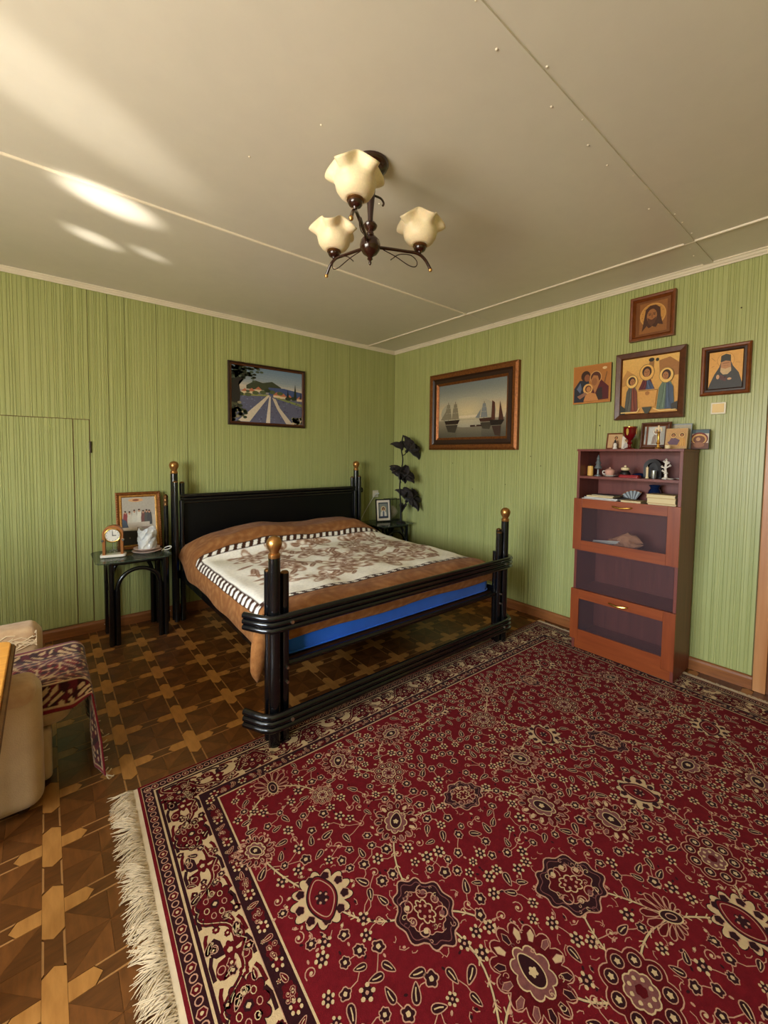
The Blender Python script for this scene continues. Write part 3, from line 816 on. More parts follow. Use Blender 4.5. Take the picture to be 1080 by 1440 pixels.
def palmette(p, R, ang, st, z=8):
    t = T(p, ang)
    if st == 'A':                                     # open fan of outlined petals
        n = 15
        for k in range(n):
            a = 2 * PI * k / n; L = R * (0.82 + .32 * math.cos(a)); c = [(.30 * L, 0), (.55 * L, .10 * L), (.85 * L, .135 * L), (.97 * L, .06 * L), (1.0 * L, 0), (.97 * L, -.06 * L), (.85 * L, -.135 * L), (.55 * L, -.10 * L)]
            sh = [t(*(x * math.cos(a) - y * math.sin(a), x * math.sin(a) + y * math.cos(a))) for x, y in c]
            wv.fan(sh, MAR, z); wv.stroke(sh, .0032, PNK, z + 1, True)
        core = [t(R * .42 * math.cos(a), R * .24 * math.sin(a)) for a in [2 * PI * k / 20 for k in range(20)]]
        wv.fan(core, DRK, z + 2); wv.stroke(core, .004, CRM, z + 3, True)
        wv.stroke([t(R * .2 * math.cos(a), R * .12 * math.sin(a)) for a in [2 * PI * k / 12 for k in range(12)]], .003, PNK, z + 3, True)
    elif st == 'B':                                   # round rosette with a ring of eyed petals
        o = lobed(9, R, .16, 54); wv.fan([t(*q) for q in o], MAR, z); wv.stroke([t(*q) for q in o], .0034, PNK, z + 1, True)
        for k in range(9):
            a = 2 * PI * k / 9; cx, cy = R * .70 * math.cos(a), R * .70 * math.sin(a)
            e = [t(cx + R * .17 * math.cos(b), cy + R * .17 * math.sin(b)) for b in [2 * PI * i / 12 for i in range(12)]]
            wv.fan(e, DRK, z + 1.5); wv.stroke(e, .0026, PNK, z + 2, True); wv.fan([t(cx + q[0], cy + q[1]) for q in lobed(5, R * .09, .35, 10)], CRM, z + 3)
        wv.fan([t(*q) for q in lobed(8, R * .45, .14, 32)], ROS, z + 4); wv.stroke([t(*q) for q in lobed(8, R * .45, .14, 32)], .004, CRM, z + 5, True)
        for k in range(8):
            a = 2 * PI * k / 8 + .2; wv.fan([t(R * .28 * math.cos(a) + q[0], R * .28 * math.sin(a) + q[1]) for q in lobed(3, R * .06, .2, 7)], CRM, z + 6)
        wv.fan([t(*q) for q in lobed(6, R * .16, .2, 16)], MAR, z + 6)
    elif st == 'C':                                   # cream collar round a pointed red heart
        o = [(q[0] * 1.0, q[1] * 1.08) for q in lobed(13, R, .26, 78, sharp=.8)]
        wv.fan([t(*q) for q in o], CRM, z); wv.stroke([t(*q) for q in o], .003, DRK, z + 1, True)
        for k in range(9):
            a = 2 * PI * k / 9 + .25
            sh = [t(R * .74 * math.cos(a) + q[0], R * .78 * math.sin(a) + q[1]) for q in lobed(5, R * .17, .25, 14)]
            wv.fan(sh, DRK, z + 2); wv.stroke(sh, .0025, PNK, z + 3, True)
        sh = [t(R * .62 * math.cos(a) * (1 + .28 * abs(math.cos(a)) ** 5), R * .50 * math.sin(a)) for a in [2 * PI * k / 36 for k in range(36)]]
        wv.fan(sh, RED, z + 4); wv.stroke(sh, .005, DRK, z + 5, True)
        wv.stroke([(p[0] + (x - p[0]) * .82, p[1] + (y - p[1]) * .82) for x, y in sh], .003, PNK, z + 5, True)
        wv.fan([t(*q) for q in lobed(6, R * .26, .35, 24)], DRK, z + 6)
        for k in range(5):
            a = 2 * PI * k / 5; wv.fan([t(R * .17 * math.cos(a) + q[0], R * .17 * math.sin(a) + q[1]) for q in lobed(3, R * .05, .2, 7)], PNK, z + 7)
    elif st == 'D':                                   # serrated palmette in layers
        o = [(q[0] * 1.12 + R * .06, q[1]) for q in lobed(14, R, .20, 84, sharp=.7)]
        wv.fan([t(*q) for q in o], MAR, z); wv.stroke([t(*q) for q in o], .0034, PNK, z + 1, True)
        for k in range(14):
            a = 2 * PI * k / 14; x, y = R * .80 * math.cos(a) * 1.1, R * .80 * math.sin(a)
            sh = [t(x + (q[0] * math.cos(a) - q[1] * math.sin(a)) * R * .16, y + (q[0] * math.sin(a) + q[1] * math.cos(a)) * R * .16) for q in [(1, 0), (.2, .55), (-.9, .3), (-.9, -.3), (.2, -.55)]]
            wv.fan(sh, rr.choice((DRK, DRK, ROS, CRM)), z + 2); wv.stroke(sh, .0022, PNK, z + 3, True)
        o = [(q[0] * 1.1, q[1] * .92) for q in lobed(8, R * .56, .2, 48, sharp=.8)]
        wv.fan([t(*q) for q in o], ROS, z + 4); wv.stroke([t(*q) for q in o], .0038, CRM, z + 5, True)
        o = [(R * .36 * math.cos(a) * (1 + .3 * max(0, math.cos(a)) ** 3), R * .25 * math.sin(a)) for a in [2 * PI * k / 28 for k in range(28)]]
        wv.fan([t(*q) for q in o], DRK, z + 6); wv.stroke([t(*q) for q in o], .0034, CRM, z + 7, True)
        wv.fan([t(*q) for q in lobed(5, R * .13, .4, 18)], CRM, z + 8)
    else:                                             # dark lobed lozenge with inner curls
        o = []
        for k in range(72):
            a = 2 * PI * k / 72; q = R * (0.86 + .16 * abs(math.cos(2 * a)) ** .6 + .07 * math.cos(10 * a)); o.append((q * math.cos(a) * 1.08, q * math.sin(a) * .86))
        wv.fan([t(*q) for q in o], DRK, z); wv.fan([t(q[0] * .62, q[1] * .62) for q in o], MAR, z + 1); wv.stroke([t(q[0] * .62, q[1] * .62) for q in o], .0026, PNK, z + 1.5, True); wv.stroke([t(*q) for q in o], .0042, PNK, z + 1, True)
        wv.stroke([t(q[0] * .86, q[1] * .86) for q in o], .0025, ROS, z + 1, True)
        for sy in (-1, 1):
            for (cx, cy, r0, d) in ((.42, .34, .24, 1), (-.38, .36, .22, -1), (.02, .5, .16, 1)):
                P = [t(R * (cx + r0 * (.25 + .75 * k / 16) * math.cos(d * k * .42)), sy * R * (cy + r0 * (.25 + .75 * k / 16) * math.sin(d * k * .42))) for k in range(17)]
                wv.stroke(P, .0036, PNK, z + 2)
                wv.fan([t(R * (cx + q[0]), sy * R * (cy + q[1])) for q in lobed(4, .085, .3, 10)], rr.choice((CRM, ROS, MAR)), z + 3)
        wv.fan([t(q[0] * 1.5, q[1]) for q in lobed(8, R * .26, .25, 32)], MAR, z + 4); wv.stroke([t(q[0] * 1.5, q[1]) for q in lobed(8, R * .26, .25, 32)], .004, CRM, z + 5, True)
        for k in range(6):
            a = 2 * PI * k / 6; wv.fan([t(R * .2 * math.cos(a) + q[0], R * .13 * math.sin(a) + q[1]) for q in lobed(3, R * .05, .2, 7)], PNK, z + 6)
# woven bands along the edges
for d0, d1, c in ((0.012, 0.050, DRK), (0.010, 0.0125, CRM), (0.050, 0.0565, CRM), (0.0565, 0.066, DRK), (0.066, 0.186, CRM), (0.186, 0.192, DRK), (0.192, 0.244, DRK), (0.244, 0.250, CRM)):
    wv.ring(d0, d1, c, 1)
wv.ring(0.186, 0.188, PNK, 2)
FW = 0.25
sides = [((0, 0), 0.0, RL), ((RL, 0), -PI / 2, RW), ((RL, -RW), PI, RL), ((0, -RW), PI / 2, RW)]   # start, heading; inside lies to the right
for (sx_, sy_), hd, L in sides:
    c, s_ = math.cos(hd), math.sin(hd)
    def E(a, d): return (sx_ + a * c + d * s_, sy_ + a * s_ - d * c)
    near = True
    # outer bead guard
    k = 0; a = 0.03
    while a < L - 0.02:
        p = E(a, 0.031)
        if k % 2 == 0:
            e = [(p[0] + .0095 * math.cos(q), p[1] + .0095 * math.sin(q)) for q in [2 * PI * i / 10 for i in range(10)]]
            wv.stroke(e, .0034, PNK, 3, True)
        else:
            e = [(p[0] + x, p[1] + y) for x, y in lobed(6, .0135, .25, 18)]
            wv.fan(e, MAR, 2); wv.stroke(e, .0028, PNK, 3, True); wv.fan([(p[0] + x, p[1] + y) for x, y in lobed(3, .005, .2, 7)], CRM, 4)
        a += 0.0285; k += 1
    # main border: maroon arabesques on cream
    a = 0.13; k = 0; step = 0.148
    while a < L - 0.12:
        t = T(E(a, 0.126), hd)
        if k % 2 == 0:
            sh = [t(x * 1.25, y * .92) for x, y in lobed(11, .058, .24, 66, sharp=.8)]
            wv.fan(sh, MAR, 3); wv.stroke(sh, .003, DRK, 4, True)
            for j in range(7):
                b_ = 2 * PI * j / 7; wv.stroke([t(.036 * math.cos(b_) + .009 * math.cos(i * .8), .026 * math.sin(b_) + .007 * math.sin(i * .8)) for i in range(8)], .0024, PNK if j % 2 else CRM, 5, True)
            wv.fan([t(x, y) for x, y in lobed(6, .014, .3, 18)], DRK, 5); wv.fan([t(x, y) for x, y in lobed(4, .007, .3, 10)], CRM, 6)
        else:
            for sg in (-1, 1):
                leafp = [(-.004, .006), (.014, .014), (.036, .016), (.052, .028), (.046, .044), (.030, .050), (.012, .046), (.0, .036)]
                sh = [t(x * 1.05, sg * y) for x, y in leafp]; wv.fan(sh, DRK if sg > 0 else MAR, 3)
                wv.stroke([t(.026 + .011 * math.cos(i * .7), sg * (.033 + .008 * math.sin(i * .7))) for i in range(9)], .0026, PNK, 4, True)
                wv.fan([t(.044 + x, sg * .036 + y) for x, y in lobed(4, .005, .3, 9)], CRM, 4)
                sh = [t(-x * .95 - .012, sg * y * .95) for x, y in leafp]; wv.fan(sh, MAR, 3)
                wv.stroke([t(-.034 + .010 * math.cos(i * .7), sg * (.032 + .010 * math.sin(i * .7))) for i in range(9)], .0026, PNK, 4, True)
            wv.fan([t(x * 1.6, y) for x, y in lobed(6, .017, .25, 22)], MAR, 5); wv.fan([t(x, y) for x, y in lobed(5, .008, .3, 12)], CRM, 6)
        # scrolling vine that ties the motifs together
        sg = 1 if k % 2 == 0 else -1
        vine = [t(step * u, sg * .046 * math.cos(PI * u) + .012 * math.sin(3 * PI * u)) for u in [i / 14 for i in range(15)]]
        wv.stroke(vine, .018, MAR, 2); wv.stroke([t(step * u, sg * .046 * math.cos(PI * u) + .012 * math.sin(3 * PI * u)) for u in [i / 14 for i in range(15)]], .0022, CRM, 4)
        for _ in range(11):
            u, v = rr.uniform(.02, step - .02), rr.uniform(-.050, .050)
            small(t(u, v), rr.uniform(.009, .0145), rr.random() * 6, rr.choice((0, 0, 2)), 3, rr.choice((DRK, MAR)), rr.choice((PNK, MAR)), CRM)
        for v in (-.054, .054):
            wv.stroke([t(.02, v), t(.06, v * .93), (t(.075, v * .80))], .010, MAR, 3); wv.stroke([t(-.05, v * .98), t(-.01, v), t(.012, v * .85)], .010, DRK, 3)
        a += step; k += 1
    # inner guard
    a = 0.24; k = 0
    while a < L - 0.23:
        p = E(a, 0.218)
        if k % 3 == 0: small(p, .017, hd, 1, 3, MAR, RED, CRM)
        elif k % 3 == 1:
            t = T(p, hd); wv.fan([t(x * 1.5, y) for x, y in lobed(8, .019, .25, 40)], MAR, 2)
            for _ in range(5): small(t(rr.uniform(-.02, .02), rr.uniform(-.012, .012)), .0075, rr.random() * 6, rr.choice((0, 3)), 3, MAR, PNK, CRM)
        else:
            t = T(p, hd); small(t(0, 0), .011, rr.random() * 6, 2, 3, MAR, PNK, CRM); small(t(.0, .014), .006, 0, 1, 3, MAR, PNK, CRM)
        a += 0.037; k += 1
# field
def hooks(p, R, n):
    for k in range(n):
        a = 2 * PI * k / n + rr.uniform(-.1, .1); q = R * rr.uniform(1.02, 1.12); t = T((p[0] + q * math.cos(a), p[1] + q * math.sin(a)), a + rr.choice((-1, 1)) * .9)
        L = R * rr.uniform(.16, .28)
        wv.stroke([t(0, 0), t(L * .5, L * .16), t(L, 0), t(L * .9, -L * .28)], .0024, PNK, 6)
        if rr.random() < .4: wv.fan([t(L * .5 + .005 * math.cos(b_), -L * .1 + .004 * math.sin(b_)) for b_ in [2 * PI * i / 7 for i in range(7)]], rr.choice((CRM, DRK, PNK)), 7)
def filigree(p, R, n):
    for k in range(n):
        a = rr.random() * 6.28; q = R * rr.uniform(.45, .9); c_ = (p[0] + q * math.cos(a), p[1] + q * math.sin(a)); r0 = R * rr.uniform(.05, .11); d = rr.choice((-1, 1)); ph = rr.random() * 6
        wv.stroke([(c_[0] + r0 * (.2 + .8 * i / 9) * math.cos(d * i * .6 + ph), c_[1] + r0 * (.2 + .8 * i / 9) * math.sin(d * i * .6 + ph)) for i in range(10)], .0020, rr.choice((PNK, PNK, ROS, CRM)), 16.5)
PAL = [(-2.54, -2.29, 'A', .085), (-2.25, -2.33, 'D', .075), (-2.25, -2.73, 'D', .085), (-2.6, -2.79, 'C', .095), (-2.38, -3.02, 'E', .105), (-2.70, -2.51, 'D', .06),
       (-1.96, -2.81, 'E', .08), (-1.76, -3.04, 'D', .09), (-1.61, -3.24, 'D', .09), (-1.96, -3.26, 'E', .11), (-2.26, -3.31, 'D', .11), (-1.5, -3.53, 'B', .095), (-1.39, -3.26, 'C', .09),
       (-2.08, -3.51, 'B', .105), (-1.67, -3.64, 'C', .09), (-1.6, -2.84, 'D', .08), (-1.51, -2.56, 'B', .075), (-1.37, -2.82, 'C', .085), (-1.17, -3.04, 'E', .085), (-1.05, -3.34, 'D', .09),
       (-0.93, -3.56, 'D', .085), (-1.05, -2.76, 'B', .085), (-1.63, -2.35, 'C', .06), (-1.95, -2.34, 'D', .075), (-2.12, -2.53, 'B', .07), (-0.76, -3.06, 'D', .08), (-0.66, -3.33, 'C', .085),
       (-0.48, -3.06, 'B', .08), (-0.55, -2.80, 'D', .075), (-0.72, -2.45, 'C', .07), (-2.40, -2.45, 'B', .048), (-1.27, -2.40, 'D', .07), (-0.98, -2.50, 'E', .065), (-2.45, -3.35, 'A', .08), (-1.82, -3.5, 'A', .08)]
ca, sa = math.cos(math.radians(1.6)), math.sin(math.radians(1.6))
def to_rug(x, y): dx, dy = x + 2.968, y + 1.945; return (dx * ca - dy * sa, dx * sa + dy * ca)
pal = []
for x, y, st, R in PAL:
    p = to_rug(x, y)
    if not (FW + .02 < p[0] < RL - FW - .02 and -RW + FW + .02 < p[1] < -FW - .02): p = (min(max(p[0], FW + .06), RL - FW - .06), min(max(p[1], -RW + FW + .06), -FW - .06))
    R *= .95; pal.append((p, R)); palmette(p, R, rr.uniform(0, 6.28), st); hooks(p, R, 18)
    if st in 'DE': filigree(p, R, 22 if st == 'E' else 12)
stems = []
for i, (p, R) in enumerate(pal):
    near = sorted(range(len(pal)), key=lambda j: math.dist(p, pal[j][0]))[1:3]
    for j in near:
        if (j, i) in stems: continue
        stems.append((i, j)); q = pal[j][0]
        dx, dy = q[0] - p[0], q[1] - p[1]; bow = rr.uniform(-.22, .22)
        P = [(p[0] + dx * u - dy * bow * math.sin(PI * u), p[1] + dy * u + dx * bow * math.sin(PI * u)) for u in [k / 14 for k in range(15)]]
        wv.stroke(P, .0085, DRK, 1); wv.stroke(P, .0052, CRM, 2)
        for k in (3, 5, 7, 9, 11):
            a = math.atan2(P[k + 1][1] - P[k][1], P[k + 1][0] - P[k][0]); t = T(P[k], a)
            wv.stroke([t(-.012, .010), t(0, 0), t(-.012, -.010)], .0036, CRM, 3)
pts = []
cell = 0.04
def ok(p, r):
    for (q, R) in pal:
        if math.dist(p, q) < R * 1.08 + r: return False
    for q in pts:
        if abs(p[0] - q[0]) < .037 and math.dist(p, q[:2]) < .037: return False
    return True
for _ in range(18000):
    p = (rr.uniform(FW + .022, RL - FW - .022), rr.uniform(-RW + FW + .022, -FW - .022))
    if ok(p, .02): pts.append(p)
for i, p in enumerate(pts):
    st = rr.choice((0, 0, 0, 1, 1, 2, 2, 3)); small(p, rr.uniform(.0145, .021) * (0.85 if st in (2, 3) else 1), rr.random() * 6.28, st, 4)
    if rr.random() < .55:
        near = [q for q in pts if 0.03 < math.dist(p, q) < .075]
        if near:
            q = rr.choice(near); mx, my = (p[0] + q[0]) / 2 + rr.uniform(-.01, .01), (p[1] + q[1]) / 2 + rr.uniform(-.01, .01)
            wv.stroke([p, (mx, my), q], .0026, PNK, 2)
    if rr.random() < .5:
        a = rr.random() * 6.28; t = T((p[0] + .027 * math.cos(a), p[1] + .027 * math.sin(a)), a)
        wv.fan([t(.006 * math.cos(b_), .0035 * math.sin(b_)) for b_ in [2 * PI * k / 7 for k in range(7)]], rr.choice((DRK, PNK)), 3)
pat = wv.mb.build('woven_pattern', WC, rug); stuff(pat)
# woven ends and fringe
for x0, x1 in ((-0.015, 0.0), (RL, RL + 0.022)):
    MB().box(x0, x1, -RW, 0, 0.001, 0.006).build('woven_end', 'fringe', rug)
def fringe_mesh(n, L0, sgn, x0, seed):
    r = random.Random(seed); mb = MB()
    for i in range(n):
        y = -RW * (i + r.random()) / n
        ph = math.sin(y * 26) * .35 + math.sin(y * 61) * .3; L = L0 * r.uniform(.65, 1.15); sk = ph + r.uniform(-.35, .35)
        P = []; lift = r.uniform(.004, .016) if sgn < 0 else .001
        for k in range(5):
            u = k / 4
            P.append((x0 + sgn * L * u * (1 - .12 * abs(sk)), y + sk * L * u * u * .9 + .004 * math.sin(u * 7 + i), (.0035 if sgn < 0 else .0025) + lift * math.sin(PI * min(1, u * 1.05)) * .8 + .001))
        mb.tube(P, [.0020, .0022, .0020, .0017, .0009], 4, caps=False)
    return mb
stuff(fringe_mesh(1500, 0.080, -1, -0.015, 1).build('fringe', 'fringe', rug, smooth='all'))
stuff(fringe_mesh(420, 0.022, 1, RL + 0.022, 2).build('fringe', 'fringe', rug, smooth='all'))
# ------------------------------------------------------------------ chandelier
ch = thing('chandelier', 'dark brown three-arm chandelier with ruffled cream glass shades', 'chandelier', (-2.15, -2.40, 0))
MB().lathe([(0.075, 2.5985), (0.076, 2.592), (0.070, 2.580), (0.055, 2.570), (0.030, 2.562), (0.016, 2.558), (0.0, 2.558)][::-1], n=28).build('ceiling_rose', 'lamp_brown', ch, smooth=True)
MB().lathe([(0.011, 2.350), (0.011, 2.38), (0.018, 2.46), (0.021, 2.50), (0.017, 2.535), (0.012, 2.562)], n=18).build('stem', 'lamp_brown', ch, smooth=True)
MB().lathe([(0.008, 2.300), (0.014, 2.304), (0.016, 2.312), (0.012, 2.322), (0.026, 2.334), (0.030, 2.344), (0.024, 2.354), (0.014, 2.358)], n=20).build('collar', 'lamp_brown', ch, smooth=True)
MB().lathe([(0.0, 2.180), (0.004, 2.184), (0.007, 2.192), (0.005, 2.200), (0.012, 2.207), (0.009, 2.214), (0.016, 2.221), (0.030, 2.230), (0.042, 2.248), (0.044, 2.262), (0.040, 2.282), (0.026, 2.298), (0.010, 2.304)], n=24).build('hub', 'lamp_brown', ch, smooth=True)
mb = MB(); mb.tube(spath([(0.018, 0, 2.475), (0.045, -0.012, 2.468), (0.058, -0.016, 2.452), (0.054, -0.014, 2.440)], 5), 0.0045, 8); mb.build('leaf_hook', 'lamp_brown', ch, smooth=True)
def shade_mesh():
    rows = []
    prof = [(0.026, 0.0), (0.040, 0.004), (0.056, 0.014), (0.067, 0.030), (0.0715, 0.048), (0.0715, 0.064), (0.073, 0.076), (0.079, 0.087), (0.087, 0.097), (0.092, 0.103)]
    N = 80
    for r, z in prof:
        t = sst(0.050, 0.103, z); row = []
        for k in range(N):
            a = 2 * PI * k / N; w = math.cos(5 * a)
            w = math.copysign(abs(w) ** .8, w); q = r + t * (-0.019 * w + 0.002); row.append((q * math.cos(a), q * math.sin(a), z + t * (0.019 * w)))
        rows.append(row)
    mb = MB(); mb.grid(rows, closed=True)
    return mb.mesh('shade', 'shade_glass', 'all')
sm_ = shade_mesh()
for ang in (98, 220, 344):
    a = math.radians(ang); c, s_ = math.cos(a), math.sin(a)
    def A_(r, z, off=0.0): return (r * c - off * s_, r * s_ + off * c, z)
    arm = MB().tube(spath([A_(.030, 2.262), A_(.09, 2.268), A_(.17, 2.274), A_(.225, 2.276), A_(.262, 2.258), A_(.290, 2.222)], 7), 0.0068, 10).build('arm', 'lamp_brown', ch, smooth=True)
    MB().lathe([(0, -.009), (.006, -.007), (.009, 0), (.006, .007), (0, .009)], A_(.291, 2.217), 12).build('arm_tip', 'gold_ball', arm, smooth=True)
    MB().tube(spath([A_(.060, 2.258), A_(.12, 2.245, .006), A_(.19, 2.222, .012), A_(.225, 2.226, .014), A_(.228, 2.250, .014), A_(.195, 2.268, .012), A_(.14, 2.258, .008), A_(.105, 2.232, .006), A_(.098, 2.225, .006)], 6), 0.0022, 6).build('wire_scroll', 'lamp_brown', arm, smooth=True)
    cup = MB().lathe([(0.0, 2.276), (.007, 2.279), (.010, 2.285), (.022, 2.290), (.027, 2.298), (.028, 2.306)], A_(.236, 0), 18).build('lamp_cup', 'lamp_brown', ch, smooth=True)
    MB().lathe([(.028, 2.304), (.032, 2.308), (.030, 2.313), (.033, 2.318), (.030, 2.323)], A_(.236, 0), 20).build('cup_ring', 'bronze', cup, smooth=True)
    sh = link('shade', sm_, ch, A_(.236, 2.316)); sh.rotation_euler = (0, 0, a + 0.35)
    so = sh.modifiers.new('glass', 'SOLIDIFY'); so.thickness = 0.003; so.offset = 1

# ------------------------------------------------------------------ pictures on the walls
def wall_pic(name, label, cat, wall, c, zb, depth):
    """wall 'b' = back (c is x), 'r' = right (c is y); origin at the bottom centre, back on the wall"""
    if wall == 'b': return thing(name, label, cat, (c, 0.004, zb), 0)
    return thing(name, label, cat, (0.004, c, zb), -PI / 2)
# lavender lane tapestry
w, h = 0.763, 0.573
p_ = wall_pic('framed_picture', 'framed picture of pale paths through a lavender field under a leafy tree', 'picture', 'b', -1.571, 1.636, 0.03)
frame_parts(p_, w, h, 0.032, 0.026, ['frame_dark', 'frame_walnut'])
P = Paint(w - .05, h - .05)
P.grad(0, 1, [(0, (96, 96, 120)), (.5, (96, 100, 126)), (.62, (214, 196, 172)), (.75, (150, 160, 168)), (1, (112, 136, 160))])
P.poly([(.2, .66), (.32, .76), (.42, .73), (.55, .77), (.68, .68), (.68, .6), (.2, .6)], (66, 72, 52))
P.poly([(.5, .66), (.72, .67), (1, .62), (1, .5), (.5, .5)], (70, 84, 128))
P.rect(0, 1, .0, .52, (98, 98, 122)); P.poly([(.1, .50), (.5, .53), (.5, .50), (.1, .47)], (150, 150, 84)); P.poly([(.6, .50), (1, .40), (1, .35), (.62, .47)], (134, 142, 80))
r_ = random.Random(2)
for k in range(130): u, v = r_.random(), r_.uniform(.02, .46); P.disc(u, v, .012, .008, r_.choice(((70, 72, 104), (128, 132, 160), (80, 70, 96), (110, 120, 150))), 6); P.n -= 1
P.n += 1
P.poly([(.49, .52), (.52, .52), (.24, .02), (.08, .02)], (214, 198, 176)); P.poly([(.51, .50), (.53, .50), (.52, .0), (.46, .0)], (216, 202, 184)); P.poly([(.55, .48), (.60, .46), (.66, .3), (.86, .0), (.76, .0), (.62, .28)], (204, 188, 168))
for u, v, s_ in ((.18, .55, 1), (.27, .56, 1.1), (.36, .60, 1), (.62, .53, 1.2), (.71, .52, 1.1), (.80, .51, 1), (.96, .50, 1.1)):
    P.poly([(u - .05 * s_, v), (u, v + .055 * s_), (u + .05 * s_, v)], (190, 112, 82)); P.rect(u - .045 * s_, u + .04 * s_, v - .04, v, (220, 196, 160))
for u, v in ((.12, .5), (.22, .5), (.32, .54), (.42, .56), (.55, .58), (.48, .6), (.66, .57), (.78, .49), (.86, .5)): P.disc(u, v, .045, .035, r_.choice(((64, 78, 50), (88, 98, 66), (52, 62, 44))), 10)
P.poly([(.86, .48), (.885, .78), (.91, .48)], (44, 52, 42)); P.poly([(.76, .52), (.775, .66), (.79, .52)], (40, 46, 44)); P.poly([(.95, .5), (.965, .63), (.98, .5)], (50, 56, 60))
P.poly([(0, .2), (.10, .2), (.12, .5), (.10, .7), (.22, .86), (.16, .95), (.06, .8), (0, .85)], (48, 44, 40))
for k in range(90): u = abs(r_.gauss(0, .17)); v = 1 - abs(r_.gauss(0, .14)); P.disc(u, v, .028, .02, r_.choice(((50, 58, 44), (78, 88, 66), (104, 112, 92), (40, 46, 36))), 7); P.n -= 1
P.n += 1
for k in range(50): P.disc(abs(r_.gauss(.02, .08)), abs(r_.gauss(.18, .09)), .028, .026, r_.choice(((56, 64, 46), (84, 86, 62), (148, 138, 108))), 7); P.n -= 1
P.n += 1
for k in range(26): P.disc(r_.gauss(.92, .045), abs(r_.gauss(.08, .05)), .022, .03, r_.choice(((150, 146, 104), (104, 112, 70), (206, 186, 150))), 7); P.n -= 1
P.build('painted_canvas', p_, (0, -0.008, 0.025))
MB().box(-w / 2 + .01, w / 2 - .01, -0.007, 0.0, .01, h - .01).build('backing', 'frame_dark', p_)
# seascape with sailing ships
w, h = 1.095, 0.79
p_ = wall_pic('framed_painting', 'gilt framed seascape with sailing ships on a calm evening sea', 'painting', 'r', -1.185, 1.437, 0.045)
frame_parts(p_, w, h, 0.125, 0.05, ['frame_gilt', 'frame_dark', 'frame_gilt'])
P = Paint(w - .22, h - .22)
P.grad(0, 1, [(0, (84, 78, 64)), (.2, (128, 118, 98)), (.33, (196, 176, 146)), (.345, (200, 184, 156)), (.5, (214, 186, 142)), (.66, (176, 168, 146)), (.85, (132, 136, 128)), (1, (116, 122, 124))], 40)
for k in range(14): P.disc(.45, .46, .40 - .025 * k, .26 - .016 * k, (172 + k * 3, 164 + k * 2.2, 142 + k * .6), 26)
for u in (.42, .48, .55, .6, .38): P.disc(u, .385, .05, .022, (222, 204, 172), 14)
P.grad(0, .30, [(0, (78, 72, 58)), (.33, (150, 138, 114))], 12); P.grad(.66, 1, [(0, (74, 70, 60)), (.33, (140, 128, 108))], 12)
P.rect(0, 1, .33, .336, (150, 140, 120))
def ship(u, v, s_, sails, hull, msts):
    P.poly([(u - .11 * s_, v + .03 * s_), (u - .09 * s_, v - .035 * s_), (u + .10 * s_, v - .035 * s_), (u + .13 * s_, v + .04 * s_)], hull)
    for k, m in enumerate(msts):
        P.rect(u + m * s_ - .003, u + m * s_ + .003, v, v + .36 * s_, (70, 58, 44))
        for z0, z1, hw in ((.05, .16, .055), (.165, .25, .042), (.255, .32, .028)):
            P.poly([(u + m * s_ - hw * s_, v + z0 * s_), (u + m * s_ + hw * s_, v + z0 * s_), (u + m * s_ + hw * .8 * s_, v + z1 * s_), (u + m * s_ - hw * .8 * s_, v + z1 * s_)], sails)
    P.poly([(u - .10 * s_, v + .04 * s_), (u - .17 * s_, v + .05 * s_), (u - .08 * s_, v + .22 * s_)], sails)
    P.poly([(u - .09 * s_, v - .05 * s_), (u + .1 * s_, v - .05 * s_), (u + .06 * s_, v - .19 * s_), (u - .05 * s_, v - .17 * s_)], (66, 58, 46))
ship(.22, .30, 1.0, (134, 124, 100), (46, 32, 24), (-.05, .06))
ship(.72, .31, .85, (130, 132, 130), (70, 40, 28), (-.03, ))
P.poly([(.79, .30), (.80, .62), (.835, .58), (.84, .30)], (84, 46, 34)); P.poly([(.885, .28), (.90, .6), (.94, .36), (.95, .29)], (78, 44, 34)); P.poly([(.96, .32), (1, .5), (1, .32)], (140, 128, 108))
P.poly([(.77, .30), (.79, .21), (.92, .21), (.96, .29)], (38, 28, 22)); P.poly([(.80, .2), (.92, .2), (.91, .03), (.84, .05)], (66, 46, 36))
for u in (.54, .63): P.rect(u - .035, u + .035, .205, .232, (52, 26, 22))
P.build('painted_canvas', p_, (0, -0.016, 0.11))
MB().box(-w / 2 + .03, w / 2 - .03, -0.015, 0.0, .03, h - .03).build('backing', 'frame_dark', p_)
# face icon in a brown kiot
w, h = 0.276, 0.300
p_ = wall_pic('framed_icon', 'small brown framed icon of a haloed bearded face hanging highest on the wall', 'icon', 'r', -2.765, 2.196, 0.04)
frame_parts(p_, w, h, 0.032, 0.038, 'frame_brown', [(0, 0), (0, -.036), (.2, -.038), (.55, -.036), (.7, -.026), (1, -.014), (1, 0)])
P = Paint(w - .06, h - .06, .0002); P.rect(0, 1, 0, 1, (118, 68, 26)); P.rect(.12, .9, .07, .93, (146, 92, 44))
P.disc(.5, .56, .37, .33, (206, 152, 80), 28); P.disc(.5, .56, .345, .305, (196, 138, 66), 28)
for k in range(14): a = math.radians(20 + k * 24); P.disc(.5 + .3 * math.cos(a), .56 + .265 * math.sin(a), .02, .012, (150, 100, 46), 6)
P.poly([(.27, .55), (.30, .74), (.42, .83), (.58, .83), (.71, .73), (.73, .5), (.80, .24), (.66, .28), (.6, .2), (.5, .24), (.40, .2), (.33, .28), (.20, .13)], (74, 42, 24)); P.disc(.48, .53, .145, .2, (160, 102, 56), 20)
P.poly([(.35, .5), (.38, .34), (.47, .24), (.57, .33), (.62, .5), (.48, .42)], (92, 54, 30))
for u in (.42, .55): P.disc(u, .57, .035, .014, (60, 34, 20), 10); P.line([(u - .05, .61), (u + .05, .612)], .015, (70, 40, 24))
